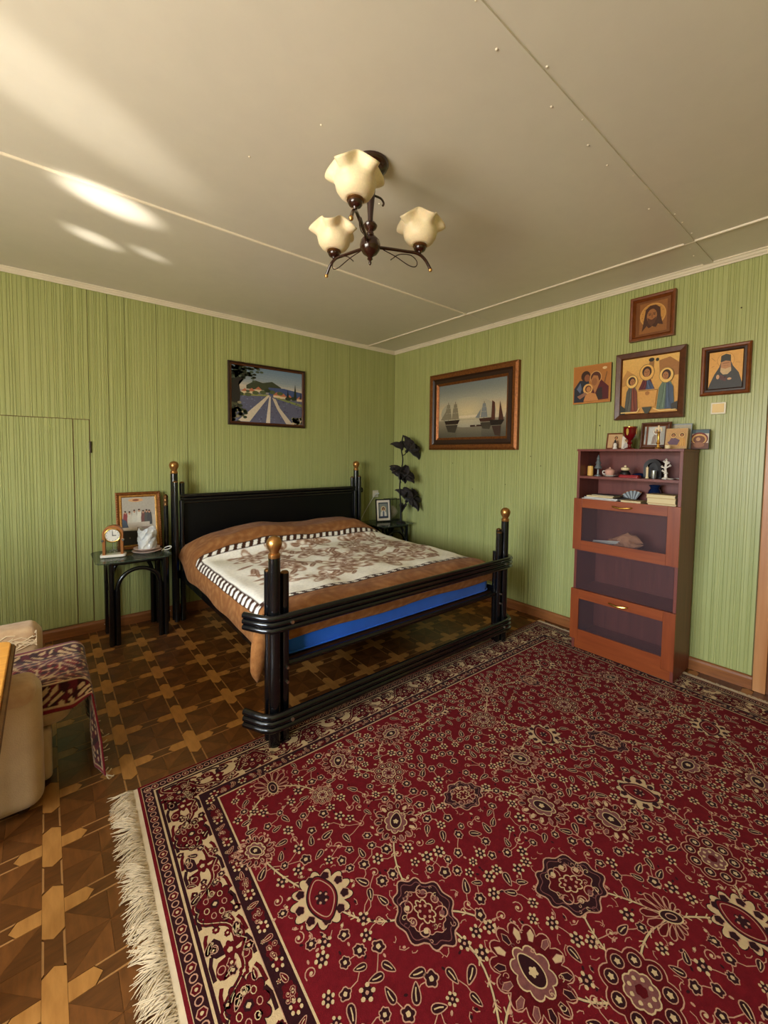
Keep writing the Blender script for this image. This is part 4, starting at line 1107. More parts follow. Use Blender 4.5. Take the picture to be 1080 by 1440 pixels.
P.line([(.485, .58), (.49, .47)], .02, (120, 72, 38)); P.line([(.44, .42), (.53, .42)], .016, (96, 44, 30))
P.build('painted_board', p_, (0, -0.012, 0.03)); MB().box(-w / 2 + .008, w / 2 - .008, -0.011, 0, .008, h - .008).build('backing', 'frame_brown', p_)
# family icon on a bare panel
w, h = 0.284, 0.289
p_ = wall_pic('unframed_icon', 'unframed golden icon panel of a couple bending over a haloed child', 'icon', 'r', -2.367, 1.793, 0.022)
MB().box(-w / 2, w / 2, -0.022, 0, 0, h).build('wooden_panel', 'frame_dark', p_, bevel=0.002)
P = Paint(w, h, .0002); P.rect(0, 1, 0, 1, (186, 122, 58)); P.rect(.03, .97, .04, .97, (176, 112, 52))
P.poly([(.03, .04), (.03, .42), (.18, .62), (.42, .6), (.5, .3), (.3, .04)], (44, 46, 58)); P.poly([(.1, .4), (.2, .56), (.24, .4), (.2, .28)], (96, 106, 132))
P.disc(.34, .72, .125, .14, (62, 36, 26), 20); P.disc(.38, .67, .075, .095, (140, 84, 54), 16)
P.poly([(.5, .3), (.66, .66), (.74, .6), (.95, .4), (.95, .08), (.5, .06)], (88, 30, 34)); P.poly([(.62, .08), (.66, .36), (.78, .4), (.8, .1)], (54, 40, 40)); P.disc(.61, .66, .155, .17, (206, 158, 96), 22); P.disc(.61, .66, .135, .15, (86, 46, 34), 22); P.poly([(.48, .6), (.55, .72), (.66, .7), (.72, .52), (.6, .24), (.54, .4)], (176, 116, 68)); P.disc(.58, .55, .07, .1, (150, 96, 58), 16)
P.disc(.41, .38, .13, .135, (218, 168, 98), 22); P.disc(.42, .38, .085, .09, (96, 50, 30), 18); P.disc(.43, .37, .06, .07, (186, 124, 72), 16)
P.poly([(.3, .06), (.36, .24), (.46, .28), (.62, .24), (.7, .06)], (196, 132, 76)); P.poly([(.12, .2), (.34, .3), (.4, .24), (.2, .12)], (150, 104, 82)); P.disc(.84, .88, .06, .035, (220, 190, 140), 10); P.line([(.84, .5), (.9, .78)], .02, (120, 84, 50))
P.build('painted_board', p_, (0, -0.0222, 0))
# big golden icon
w, h = 0.432, 0.468
p_ = wall_pic('framed_icon', 'largest golden icon with three haloed robed figures in a walnut frame', 'icon', 'r', -2.763, 1.651, 0.045)
frame_parts(p_, w, h, 0.042, 0.042, 'frame_walnut', [(0, 0), (0, -.040), (.12, -.042), (.8, -.036), (.9, -.03), (1, -.022), (1, 0)])
P = Paint(w - .075, h - .075, .0002); P.grad(0, 1, [(0, (206, 148, 72)), (.5, (216, 160, 82)), (1, (226, 178, 98))], 14)
P.poly([(.68, .62), (.66, .9), (.84, .94), (1, .82), (1, .62)], (164, 110, 58)); P.poly([(0, .62), (.1, .8), (.24, .7), (.2, .55), (0, .5)], (190, 136, 72)); P.poly([(.44, .6), (.5, .92), (.58, .9), (.56, .6)], (150, 104, 56))
P.disc(.53, .93, .05, .035, (52, 44, 30), 10); P.disc(.63, .92, .03, .03, (60, 50, 32), 10)
saint(P, .46, .72, .075, (92, 30, 34), (230, 176, 92), a=.92, w=1.6, low=.42, robe2=(70, 82, 110))
saint(P, .20, .58, .062, (86, 84, 74), (236, 190, 106), a=.92, w=1.7, low=.04, robe2=(120, 58, 40), tilt=.2)
saint(P, .80, .63, .068, (98, 116, 96), (236, 190, 106), a=.92, w=1.9, low=.06, robe2=(70, 84, 106), tilt=-.2)
P.poly([(.33, .40), (.66, .40), (.63, .12), (.38, .12)], (214, 156, 80)); P.line([(.33, .40), (.66, .40)], .012, (120, 78, 40)); P.disc(.49, .35, .04, .035, (170, 112, 58), 12)
P.poly([(0, .18), (.1, .1), (.1, .0), (0, .0)], (52, 52, 44)); P.poly([(.4, .11), (.58, .11), (.52, 0), (.46, 0)], (66, 66, 54)); P.poly([(.9, .14), (1, .18), (1, .04), (.9, .04)], (56, 50, 42))
P.line([(.02, .03), (.32, .03), (.36, .1)], .02, (236, 196, 120)); P.line([(.6, .08), (.72, .03), (.98, .04)], .02, (236, 196, 120))
P.build('painted_board', p_, (0, -0.0225, 0.0375)); MB().box(-w / 2 + .01, w / 2 - .01, -0.0215, 0, .01, h - .01).build('backing', 'frame_dark', p_)
# monk icon under glass
w, h = 0.246, 0.305
p_ = wall_pic('framed_icon', 'brown framed icon of a bearded monk in dark robes on orange ground', 'icon', 'r', -3.181, 1.776, 0.03)
frame_parts(p_, w, h, 0.040, 0.030, ['frame_brown', 'frame_dark'])
P = Paint(w - .065, h - .065, .0002); P.rect(0, 1, 0, 1, (224, 164, 84)); P.disc(.5, .74, .24, .2, (204, 144, 70), 24); P.disc(.5, .74, .22, .18, (228, 170, 90), 24)
P.poly([(.02, .0), (.08, .16), (.2, .4), (.33, .58), (.38, .72), (.63, .72), (.7, .58), (.86, .4), (.96, .14), (.98, 0)], (62, 60, 60)); P.poly([(.36, .70), (.37, .86), (.5, .9), (.63, .86), (.64, .70), (.5, .72)], (58, 56, 50))
P.poly([(.38, .70), (.36, .5), (.42, .42), (.5, .40), (.58, .42), (.66, .5), (.63, .70), (.5, .73)], (188, 132, 88)); P.poly([(.37, .56), (.36, .46), (.44, .38), (.56, .38), (.66, .46), (.64, .56), (.5, .52)], (206, 172, 128)); P.line([(.42, .66), (.6, .67)], .02, (130, 84, 56)); P.line([(.44, .6), (.57, .6)], .012, (140, 92, 62))
P.poly([(.34, .38), (.44, .36), (.5, .3), (.56, .34), (.52, .2), (.36, .26)], (92, 54, 52)); P.disc(.30, .33, .045, .06, (204, 156, 116), 12); P.disc(.62, .26, .06, .03, (208, 160, 120), 12)
P.line([(.1, .84), (.22, .74)], .012, (170, 116, 60)); P.line([(.12, .6), (.2, .62)], .014, (170, 116, 60)); P.line([(.78, .66), (.9, .64)], .012, (176, 122, 64))
P.build('painted_board', p_, (0, -0.0125, 0.0325)); MB().box(-w / 2 + .008, w / 2 - .008, -0.0115, 0, .008, h - .008).build('backing', 'frame_dark', p_)
# wall box under it
t_ = thing('wall_switch', 'small square cream wall switch below the monk icon', 'switch', (0.004, -3.155, 1.658), -PI / 2)
MB().box(-.039, .039, -.014, 0, 0, .074).build('plate', 'white_plastic', t_, bevel=.006, seg=3)
MB().box(-.030, .030, -.0165, -.0135, .010, .064).build('rocker', 'yellow_plastic', t_, bevel=.002)

# ------------------------------------------------------------------ night tables
def night_table(label, loc):
    t = thing('night_table', label, 'table', loc, 0, 'night tables of bent black tube')
    # origin at the floor, left back corner of the top; x right, y towards the viewer is negative
    Wt, Dt = 0.47, 0.46
    MB().prism(rrect(0, Wt, -Dt, 0, .06, 6), .612, .620).build('glass_top', 'glass_table', t, bevel=.002)
    L, R_, F_, B_ = .095, .435, -.355, -.045
    corners = [(L, F_), (R_, F_), (L, B_), (R_, B_)]
    for x, y in corners:
        mb = MB()
        for dx, dy, top in ((0, 0, .60), (.034 if x < .2 else -.034, 0, .40), (0, .034 if y < -.2 else -.034, .40)):
            mb.tube([(x + dx, y + dy, .001), (x + dx, y + dy, top)], .017, 12)
        mb.build('leg', 'black_lacquer', t, smooth=True)
    def arch(x0, y0, x1, y1, zb, zt):
        P = []
        for k in range(19):
            a = PI * k / 18; u = .5 - .5 * math.cos(a); P.append((x0 + (x1 - x0) * u, y0 + (y1 - y0) * u, zb + (zt - zb) * math.sin(a) ** .85))
        MB().tube(P, .0145, 10).build('arch', 'black_lacquer', t, smooth=True)
    arch(L + .034, F_, R_ - .034, F_, .38, .535); arch(L + .034, B_, R_ - .034, B_, .38, .575); arch(L, F_ + .034, L, B_ - .034, .38, .575); arch(R_, F_ + .034, R_, B_ - .034, .38, .575)
    for (x, y) in corners: MB().lathe([(.011, .600), (.011, .612), (0, .6121)], (x, y, 0), 10).build('pad', 'black_lacquer', t)
    for y in (F_, B_): MB().tube([(L, y, .585), (R_, y, .585)], .012, 10).build('top_rail', 'black_lacquer', t, smooth=True)
    for x in (L, R_): MB().tube([(x, F_, .585), (x, B_, .585)], .012, 10).build('top_rail', 'black_lacquer', t, smooth=True)
    return t
night_table('glass topped black tube night table holding the brass clock', (-2.983, -0.025, 0))
night_table('glass topped black tube night table in the corner under the dark flower', (-0.545, -0.028, 0))
ZT = 0.6203
# large gilt photo frame leaning on the wall
t_ = thing('photo_frame', 'tall ornate gilt frame with a group picture leaning on the wall behind the clock', 'picture', (-2.668, -0.115, ZT + .001), 0, rx=math.radians(-10))
w, h = 0.305, 0.445
frame_parts(t_, w, h, 0.042, 0.022, ['frame_gilt', 'frame_gold'])
for k in range(22):
    for sx in (-1, 1):
        MB().lathe([(0, -.004), (.006, 0), (0, .005)], (sx * (w / 2 - .008), -.019, .03 + k * (h - .06) / 21), 6).build('bead', 'frame_gold', t_)
P = Paint(w - .075, h - .075, .0002); P.rect(0, 1, 0, 1, (190, 178, 160)); P.rect(0, 1, .6, 1, (176, 166, 150))
P.disc(.42, .93, .22, .04, (206, 158, 110), 18); P.disc(.42, .93, .1, .02, (130, 70, 48), 10)
for u, v, c in ((.1, .55, (140, 66, 66)), (.22, .54, (200, 190, 170)), (.36, .57, (206, 198, 180)), (.5, .58, (214, 206, 188)), (.62, .55, (120, 80, 74)), (.72, .56, (92, 90, 84)), (.8, .55, (80, 78, 78))):
    P.poly([(u - .07, v), (u - .05, v + .1), (u, v + .15), (u + .05, v + .1), (u + .07, v), (u + .07, v - .15), (u - .07, v - .15)], c); P.disc(u, v + .12, .028, .03, (190, 140, 110), 10); P.disc(u, v + .145, .03, .016, (70, 50, 40), 8)
P.poly([(0, .55), (.12, .5), (.2, .3), (0, .3)], (80, 88, 100)); P.rect(.18, .8, .36, .46, (196, 182, 164)); P.rect(0, .5, .30, .36, (206, 190, 168)); P.poly([(0, 0), (.42, 0), (.42, .28), (0, .3)], (36, 28, 24)); P.rect(.42, .83, 0, .36, (150, 130, 116)); P.disc(.2, .14, .02, .02, (120, 100, 80), 8)
P.build('print', t_, (0, -0.0105, .0375)); MB().box(-w / 2 + .01, w / 2 - .01, -.0095, 0, .008, h - .008).build('backing', 'frame_dark', t_)
# arched mantel clock
t_ = thing('mantel_clock', 'arched brass mantel clock with a white dial and open pendulum window', 'clock', (-2.862, -0.285, ZT), math.radians(-12))
out = [(-.062, .022)] + [(.062 * math.cos(PI - PI * k / 20), .168 + .062 * math.sin(PI - PI * k / 20)) for k in range(21)] + [(.062, .022), (.044, .022), (.044, .13)] + [(.044 * math.cos(PI * k / 16), .166 + .044 * math.sin(PI * k / 16)) for k in range(17)] + [(-.044, .13), (-.044, .022)]
b = MB()
outer = [(-.062, .022)] + [(.062 * math.cos(PI - PI * k / 20), .168 + .062 * math.sin(PI - PI * k / 20)) for k in range(21)] + [(.062, .022)]
inner = [(-.046, .022)] + [(.046 * math.cos(PI - PI * k / 20), .168 + .046 * math.sin(PI - PI * k / 20)) for k in range(21)] + [(.046, .022)]
b.grid([[(x, -.03, z) for x, z in outer], [(x, -.03, z) for x, z in inner], [(x, .03, z) for x, z in inner], [(x, .03, z) for x, z in outer], [(x, -.03, z) for x, z in outer]]); b.build('arch_case', 'clock_brass', t_)
b = MB(); b.prism(rrect(-.078, .078, -.042, .042, .02), .003, .022); b.build('base', 'porcelain', t_, bevel=.003)
for sx in (-1, 1):
    for y in (-.03, .03): MB().lathe([(.006, 0), (.008, .004), (0, .007)], (sx * .062, y, -.0), 8).build('foot', 'gold_bright', t_)
    MB().lathe([(0, 0), (.007, .003), (.007, .008), (.011, .012), (.006, .018), (0, .02)], (sx * .062, -.034, .115), 10).build('bead', 'silver', t_, smooth=True)
b = MB(); b.slab([(.046 * math.cos(2 * PI * k / 28), .160 + .046 * math.sin(2 * PI * k / 28)) for k in range(28)], -.034, -.020); f_ = b.build('dial', 'clock_face', t_)
b = MB(); b.tube([(.047 * math.cos(2 * PI * k / 28), -.033, .160 + .047 * math.sin(2 * PI * k / 28)) for k in range(29)], .0045, 8); b.build('bezel', 'gold_bright', t_, smooth=True)
b = MB(); b.box(-.0015, .0015, -.0362, -.0352, .158, .192); b.build('hand', 'black_frame', f_); b = MB(); b.box(-.002, .022, -.0362, -.0352, .157, .162); b.build('hand', 'black_frame', f_)
for k in range(12): a = PI * k / 6; MB().box(.037 * math.sin(a) - .0015, .037 * math.sin(a) + .0015, -.0350, -.0343, .160 + .037 * math.cos(a) - .0025, .160 + .037 * math.cos(a) + .0025).build('hour_mark', 'black_frame', f_)
b = MB(); b.tube([(0, 0, .115), (0, 0, .055)], .002, 6)
for k in range(4): a = PI / 2 * k + .4; b.tube([(0, 0, .055), (.02 * math.cos(a), .02 * math.sin(a), .045)], .002, 6); b.lathe([(0, -.008), (.008, 0), (0, .008)], (.021 * math.cos(a), .021 * math.sin(a), .042), 10)
b.build('pendulum', 'silver', t_, smooth=True)
MB().box(-.044, .044, .018, .020, .023, .118).build('glass_back', 'glass_clear', t_)
# stack of two pale saucers and the wrapped cup on it
for k, (r, z) in enumerate(((.100, 0.0), (.088, .019))):
    o = MB().lathe([(r * .6, 0), (r * .64, .004), (r * .97, .013), (r, .017), (r * .985, .0185), (r * .62, .0085), (0, .0075)], n=32).build('saucer', 'plate_pale', None, smooth=True)
    o.location = (-2.648, -.262, ZT + z + .0005); tag(o, ('wide pale pink saucer lying on the glass night table' if k == 0 else 'smaller pale pink saucer stacked on the wide one under the wrapped cup'), 'saucer')
t_ = thing('wrapped_cup', 'white printed cup wrapped in crinkled clear film on the stacked saucers', 'cup', (-2.645, -.262, ZT + .0292))
rows = []
r_ = random.Random(8)
for k in range(13):
    z = .150 * k / 12; rows.append([((.060 + .004 * math.sin(5 * a + k) + r_.uniform(-.003, .003) - (.012 if k == 12 else 0)) * math.cos(a), (.060 + .004 * math.sin(7 * a - k) + r_.uniform(-.003, .003)) * math.sin(a), z + (.012 * math.sin(3 * a) if k == 12 else 0)) for a in [2 * PI * q / 26 for q in range(26)]])
mb = MB(); mb.grid(rows, closed=True); mb.build('film', 'plastic_wrap', t_)
MB().lathe([(.036, .0), (.044, .004), (.050, .06), (.052, .115), (.049, .117), (.046, .06), (.04, .008), (0, .006)], n=28).build('cup_body', 'porcelain', t_, smooth=True)
for k in range(7):
    a = math.radians(-150 + 24 * k); z = .05 + .03 * (k % 3)
    o = MB().slab([(.010 * math.cos(2 * PI * q / 12), .012 * math.sin(2 * PI * q / 12)) for q in range(12)], -.001, .001).build('print_mark', 'print_blue', t_); o.location = (.0525 * math.cos(a), .0525 * math.sin(a), z); o.rotation_euler = (0, 0, a + PI / 2)
# loop of cord on the table
mb = MB(); P = spath([(0, 0, .004), (.03, .012, .02), (.06, .0, .024), (.05, -.02, .012), (.02, -.02, .005), (.0, -.004, .004), (-.01, -.03, .004)], 6); mb.tube(P, .0035, 6)
o = mb.build('cord_loop', 'cord_white', None, smooth=True); o.location = (-2.545, -.27, ZT); tag(o, 'short loop of white cord beside the saucers on the night table', 'cord')
# ---- corner table things
t_ = thing('photo_frame', 'white matted icon picture in a thin black frame on the corner table', 'picture', (-0.305, -0.205, ZT + .001), math.radians(-14), rx=math.radians(-7))
w, h = .185, .255
frame_parts(t_, w, h, .014, .014, 'black_frame')
P = Paint(w - .02, h - .02, .0002); P.rect(0, 1, 0, 1, (226, 212, 190)); P.rect(.14, .86, .12, .88, (58, 60, 68)); P.rect(.2, .8, .17, .83, (128, 130, 118)); P.disc(.5, .56, .19, .15, (208, 178, 132), 20); P.disc(.5, .56, .11, .1, (84, 66, 48), 16)
P.poly([(.27, .2), (.3, .4), (.42, .5), (.58, .5), (.7, .4), (.73, .2)], (216, 206, 186)); P.rect(.44, .56, .2, .46, (96, 100, 110)); P.disc(.5, .54, .06, .07, (176, 124, 84), 12); P.rect(.2, .8, .17, .22, (60, 66, 88))
P.build('print', t_, (0, -.008, .01)); MB().box(-w / 2 + .004, w / 2 - .004, -.007, 0, .004, h - .004).build('backing', 'black_frame', t_)
t_ = thing('glass_box', 'black edged glass display box with a pale shell behind the dark flower', 'box', (-0.135, -0.15, ZT), math.radians(-8))
for x0, x1, y0, y1, z0, z1 in ((-.09, -.083, -.05, -.043, 0, .245), (.083, .09, -.05, -.043, 0, .245), (-.09, -.083, .043, .05, 0, .245), (.083, .09, .043, .05, 0, .245), (-.09, .09, -.05, -.043, .24, .247), (-.09, .09, .043, .05, .24, .247), (-.09, .09, -.05, .05, 0, .006)):
    MB().box(x0, x1, y0, y1, z0, z1).build('edge_bar', 'black_frame', t_)
MB().box(-.083, .083, -.048, -.046, .006, .24).build('pane', 'glass_clear', t_)
rows = []
for k in range(10):
    u = k / 9; rows.append([((.010 + .058 * math.sin(PI * u) * (1 + .16 * math.cos(6 * a + 6 * u))) * math.cos(a), .03 * math.sin(a) * math.sin(PI * u + .05), .02 + .15 * u) for a in [2 * PI * q / 18 for q in range(18)]])
mb = MB(); mb.grid(rows, closed=True); mb.build('shell', 'plate_pale', t_, smooth=True)
# dark flower
t_ = thing('fabric_flower', 'tall dark brown artificial flower with three open blossoms on the corner table', 'flower', (-0.215, -0.40, ZT + .0005))
MB().lathe([(.055, 0), (.056, .008), (.04, .018), (.014, .024), (.010, .04), (0, .041)], n=20).build('base', 'stem_dark', t_, smooth=True)
st = spath([(0, 0, .02), (-.004, .0, .20), (-.020, .004, .38), (-.004, .004, .56), (.016, 0, .70), (-.006, 0, .82), (.004, 0, .92), (.018, 0, .975)], 7)
MB().tube(st, [.008] * 20 + [.007] * (len(st) - 20), 8).build('stem', 'stem_dark', t_, smooth=True)
def petal_mesh(L, wd, droop, curl):
    rows = []
    for i in range(9):
        u = i / 8; hw = wd * (math.sin(PI * min(1, u * .86 + .06)) ** .8) * (1 - .15 * u); row = []
        for j in range(5):
            q = (j - 2) / 2; row.append((L * u, hw * q, droop * u * u + curl * q * q * hw * 2 + .006 * math.sin(u * 9)))
        rows.append(row)
    mb = MB(); mb.grid(rows); return mb.mesh('petal', 'petal_dark', 'all')
r_ = random.Random(4)
pms = [petal_mesh(.13, .046, .02, .9), petal_mesh(.11, .042, -.02, .7), petal_mesh(.15, .044, -.04, .8)]
for bx_, by_, bz, tilt, n in ((.055, -.02, .80, .55, 12), (-.045, -.03, .505, .5, 12), (.055, -.03, .245, .5, 13)):
    bl = link('blossom', None, t_, (bx_, by_, bz)); bl.scale = (1.18, 1.18, 1.18); bl.rotation_euler = (.5, tilt * (1 if bx_ > 0 else -1), r_.random())
    MB().lathe([(0, -.02), (.012, -.012), (.016, 0), (.010, .012), (0, .016)], n=10).build('heart', 'stem_dark', bl, smooth=True)
    for k in range(n):
        o = link('petal', pms[k % 3], bl); o.rotation_euler = (r_.uniform(-.2, .2), -r_.uniform(.15, .9), 2 * PI * k / n + r_.uniform(-.2, .2))
        o.modifiers.new('t', 'SOLIDIFY').thickness = .002
    mb = MB(); mb.tube([(-bx_ * .9, -by_, -.05), (-bx_ * .4, -by_ * .5, -.04), (0, 0, -.01)], .005, 6); o = mb.build('twig', 'stem_dark', t_, smooth=True); o.location = (bx_, by_, bz)
for x, z, a in ((.004, .80, 2.6), (.01, .12, .6)):
    o = link('leaf', pms[2], t_, (x, 0, z)); o.rotation_euler = (.2, -.7, a); o.modifiers.new('t', 'SOLIDIFY').thickness = .002
# socket and cord on the back wall
t_ = thing('wall_socket', 'white socket with a plugged cord on the wall behind the black picture frame', 'socket', (-0.27, 0.004, .90))
MB().box(-.04, .04, -.012, 0, -.02, .06).build('plate', 'white_plastic', t_, bevel=.004)
MB().box(-.012, .035, -.035, -.012, .015, .032).build('plug', 'cord_white', t_, bevel=.004)
MB().tube(spath([(-.01, -.03, .02), (-.05, -.03, -.02), (-.12, -.02, -.12), (-.20, -.02, -.24), (-.26, -.03, -.34), (-.28, -.035, -.46)], 6), .0035, 6).build('cord', 'cord_white', t_, smooth=True)
# ------------------------------------------------------------------ bookcase (front faces -x)
BZ = RUGTOP + .002
bc = thing('bookcase', 'reddish brown bookcase with open shelves and fold-up smoked glass doors', 'bookcase', (-0.024, -2.434, 0), -PI / 2)
# local: x right along the front (0..0.637), y depth (0 back, -0.306 front), z up
BW, BD, BH = 0.637, 0.306, 1.437
MB().box(0, .018, -BD, 0, BZ, BH - .016).build('side_panel', 'case_body', bc, bevel=.001)
MB().box(BW - .018, BW, -BD, 0, BZ, BH - .016).build('side_panel', 'case_body', bc, bevel=.001)
MB().box(-.004, BW + .004, -BD - .006, 0, BH - .016, BH).build('top_board', 'case_body', bc, bevel=.0015)
MB().box(.018, BW - .018, -.006, 0, BZ, BH - .016).build('back_panel', 'case_body', bc)
for z in (1.248, 1.078, .735, .437, .095): MB().box(.018, BW - .018, -BD, -.006, z - .016, z).build('shelf', 'case_body', bc)
MB().box(.018, BW - .018, -BD + .006, -BD + .022, BZ, .079).build('plinth', 'case_wood_h', bc)
def case_door(z0, z1, g0, g1, hz):
    d = link('door', None, bc)
    y0, y1 = -BD - .022, -BD - .002
    MB().box(-.006, .052, y0, y1, z0, z1).build('stile', 'case_wood', d, bevel=.0015); MB().box(BW - .062, BW + .006, y0, y1, z0, z1).build('stile', 'case_wood', d, bevel=.0015)
    MB().box(.0525, BW - .0625, y0 + .001, y1, z0, g0).build('rail', 'case_wood_h', d); MB().box(.0525, BW - .0625, y0 + .001, y1, g1, z1).build('rail', 'case_wood_h', d)
    MB().box(.0525, BW - .0625, y0 + .008, y0 + .012, g0, g1).build('glass', 'smoked_glass', d)
    c = .316
    P = [(c - .062, y0 + .002, hz + .004), (c - .05, y0 - .012, hz + .002), (c, y0 - .020, hz - .003), (c + .05, y0 - .012, hz + .002), (c + .062, y0 + .002, hz + .004)]
    MB().tube(spath(P, 5), [.003 + .0035 * math.sin(PI * k / 20) for k in range(21)], 8).build('handle', 'gold_bright', d, smooth=True)
case_door(.728, 1.090, .796, 1.028, 1.053)
case_door(.085, .444, .158, .380, .404)
d = link('door', None, bc)
MB().box(.019, BW - .019, -BD - .001, -BD + .003, .445, .727).build('glass', 'smoked_glass', d)

def W(x, y, z): return (x, y, z)
# ---- on top of the bookcase
T0 = BH + .0006
def stand(name, label, cat, y, x, w, h, lean, fr, bar, depth, group=None):
    t = thing(name, label, cat, (x, y, T0 + .001), -PI / 2, rx=0)
    t.rotation_euler = (math.radians(-lean), 0, -PI / 2)
    if fr: frame_parts(t, w, h, bar, depth, fr); MB().box(-w / 2 + .004, w / 2 - .004, -depth * .4, 0, .004, h - .004).build('backing', 'frame_dark', t)
    return t
t = stand('small_icon', 'small brown framed icon at the end of the bookcase top behind the white figurine', 'icon', -2.605, -.14, .12, .115, 10, 'frame_brown', .010, .012)
P = Paint(.104, .1, .0002); P.rect(0, 1, 0, 1, (196, 156, 110)); saint(P, .55, .7, .1, (150, 110, 80), (210, 170, 120), a=1); P.build('print', t, (0, -.0065, .0075))
t = thing('figurine', 'tiny white and black figurine in front of the small brown icon', 'figurine', (-.19, -2.626, T0))
MB().lathe([(.014, 0), (.015, .006), (.010, .016), (.012, .03), (.008, .042), (0, .046)], n=14).build('body', 'porcelain', t, smooth=True)
MB().lathe([(0, .040), (.007, .045), (.006, .056), (.003, .066), (0, .068)], n=10).build('head', 'black_frame', t, smooth=True)
t = stand('small_icon', 'tiny white frame partly hidden by the red goblet', 'icon', -2.690, -.165, .062, .088, 10, 'porcelain', .008, .008)
P = Paint(.05, .076, .0002); P.rect(0, 1, 0, 1, (222, 210, 190)); saint(P, .5, .7, .12, (180, 170, 160), (220, 200, 160), a=1.5); P.build('print', t, (0, -.0045, .006))
o = MB().lathe([(.030, 0), (.031, .005), (.012, .014), (.009, .03), (.017, .042), (.009, .054), (.014, .062), (.032, .082), (.040, .11), (.042, .145), (.044, .150), (.041, .150), (.037, .11), (.028, .086), (0, .078)], n=28)
t = thing('goblet', 'dark red glass goblet with gilt ornament on the bookcase top', 'goblet', (-.215, -2.728, T0)); o.build('bowl', 'ruby_glass', t, smooth=True)
for k in range(4):
    a = PI / 2 * k + PI; e = MB().slab([(.008 * math.cos(2 * PI * q / 12), .024 * math.sin(2 * PI * q / 12)) for q in range(12)], -.001, .001).build('ornament', 'gold_bright', t); e.location = (.0415 * math.cos(a), .0415 * math.sin(a), .115); e.rotation_euler = (0, 0, a + PI / 2)
MB().tube([(.042 * math.cos(2 * PI * k / 24), .042 * math.sin(2 * PI * k / 24), .147) for k in range(25)], .0018, 6).build('rim', 'gold_bright', t, smooth=True)
t = stand('standing_icon', 'wooden framed icon with a silver relief standing beside the red goblet', 'icon', -2.852, -.125, .178, .178, 8, 'frame_walnut', .024, .022)
MB().box(-.072, .072, -.011, -.009, .018, .160).build('mount', 'frame_brown', t); MB().box(-.045, .055, -.014, -.011, .026, .150).build('silver_relief', 'silver', t, bevel=.002); MB().box(-.066, -.056, -.014, -.011, .03, .15).build('silver_strip', 'silver', t)
P = Paint(.088, .112, .0002); P.rect(0, 1, 0, 1, (196, 194, 186)); saint(P, .5, .72, .1, (150, 130, 116), (220, 214, 200), hair=(110, 96, 84), skin=(176, 132, 96), a=1.25, robe2=(172, 160, 148)); P.disc(.66, .42, .09, .07, (214, 208, 196), 12); P.build('print', t, (.005, -.0143, .032))
t = thing('candlestick', 'golden cross-topped candlestick standing before the silver icon', 'candlestick', (-.235, -2.905, T0))
MB().lathe([(.020, 0), (.021, .006), (.010, .012), (.007, .03), (.012, .036), (.008, .05), (.008, .10), (.011, .106), (.004, .112), (.003, .12)], n=16).build('column', 'gold_bright', t, smooth=True)
b = MB(); b.box(-.003, .003, -.004, .004, .112, .150); b.box(-.003, .003, -.018, .018, .128, .136); b.box(-.003, .003, -.020, -.014, .112, .130); b.box(-.003, .003, .014, .020, .112, .130); b.build('cross', 'wax_cream', t)
t = stand('icon_board', 'large pale grey icon board leaning behind the beige one', 'icon', -2.965, -.075, .150, .165, 6, None, 0, 0)
MB().box(-.075, .075, -.012, 0, 0, .165).build('board', 'silver_matte', t, bevel=.001)
P = Paint(.14, .15, .0002); P.rect(0, 1, 0, 1, (176, 164, 140)); saint(P, .5, .7, .09, (140, 120, 100), (196, 176, 140), a=1); P.build('print', t, (0, -.0122, .007))
t = stand('icon_board', 'beige icon board with purple robed figures beside the candlestick', 'icon', -2.985, -.170, .118, .130, 9, None, 0, 0)
MB().box(-.059, .059, -.014, 0, 0, .130).build('board', 'cover_tan', t, bevel=.001)
P = Paint(.112, .124, .0002); P.rect(0, 1, 0, 1, (196, 150, 96)); saint(P, .36, .66, .08, (110, 80, 90), (214, 168, 104), a=1.1, low=.2); saint(P, .78, .66, .075, (206, 150, 78), (222, 178, 110), a=1.1, low=.1); P.poly([(.1, .3), (.5, .5), (.7, .4), (.6, .16), (.2, .18)], (104, 78, 92)); P.build('print', t, (0, -.0142, .003))
o = MB().lathe([(.010, 0), (.014, .004), (.016, .022), (.0155, .0225), (.012, .006), (0, .004)], n=16).build('small_cup', 'wax_cream', None, smooth=True); o.location = (-.268, -2.968, T0); tag(o, 'tiny cream cup in front of the beige icon board', 'cup')
t = stand('icon_board', 'arched dark and red icon tile on the far corner of the bookcase top', 'icon', -3.035, -.245, .10, .10, 0, None, 0, 0)
t.location = (-.060, -3.040, T0 + .001)
MB().box(-.052, .052, -.012, 0, 0, .125).build('board', 'frame_dark', t, bevel=.001)
P = Paint(.098, .119, .0002); P.rect(0, 1, 0, 1, (206, 190, 164)); P.rect(0, 1, .8, 1, (84, 100, 104)); P.disc(.5, .52, .47, .34, (120, 40, 34), 24); P.disc(.5, .5, .40, .28, (210, 160, 90), 24); P.disc(.5, .48, .32, .22, (120, 70, 44), 20); P.disc(.45, .5, .12, .1, (190, 140, 96), 12); P.rect(0, 1, 0, .3, (110, 66, 46)); P.disc(.5, .2, .3, .14, (150, 96, 64), 16); P.build('print', t, (0, -.0122, .003))
t.location = (-.055, -3.078, T0 + .001); t.rotation_euler = (math.radians(-5), 0, -PI / 2)

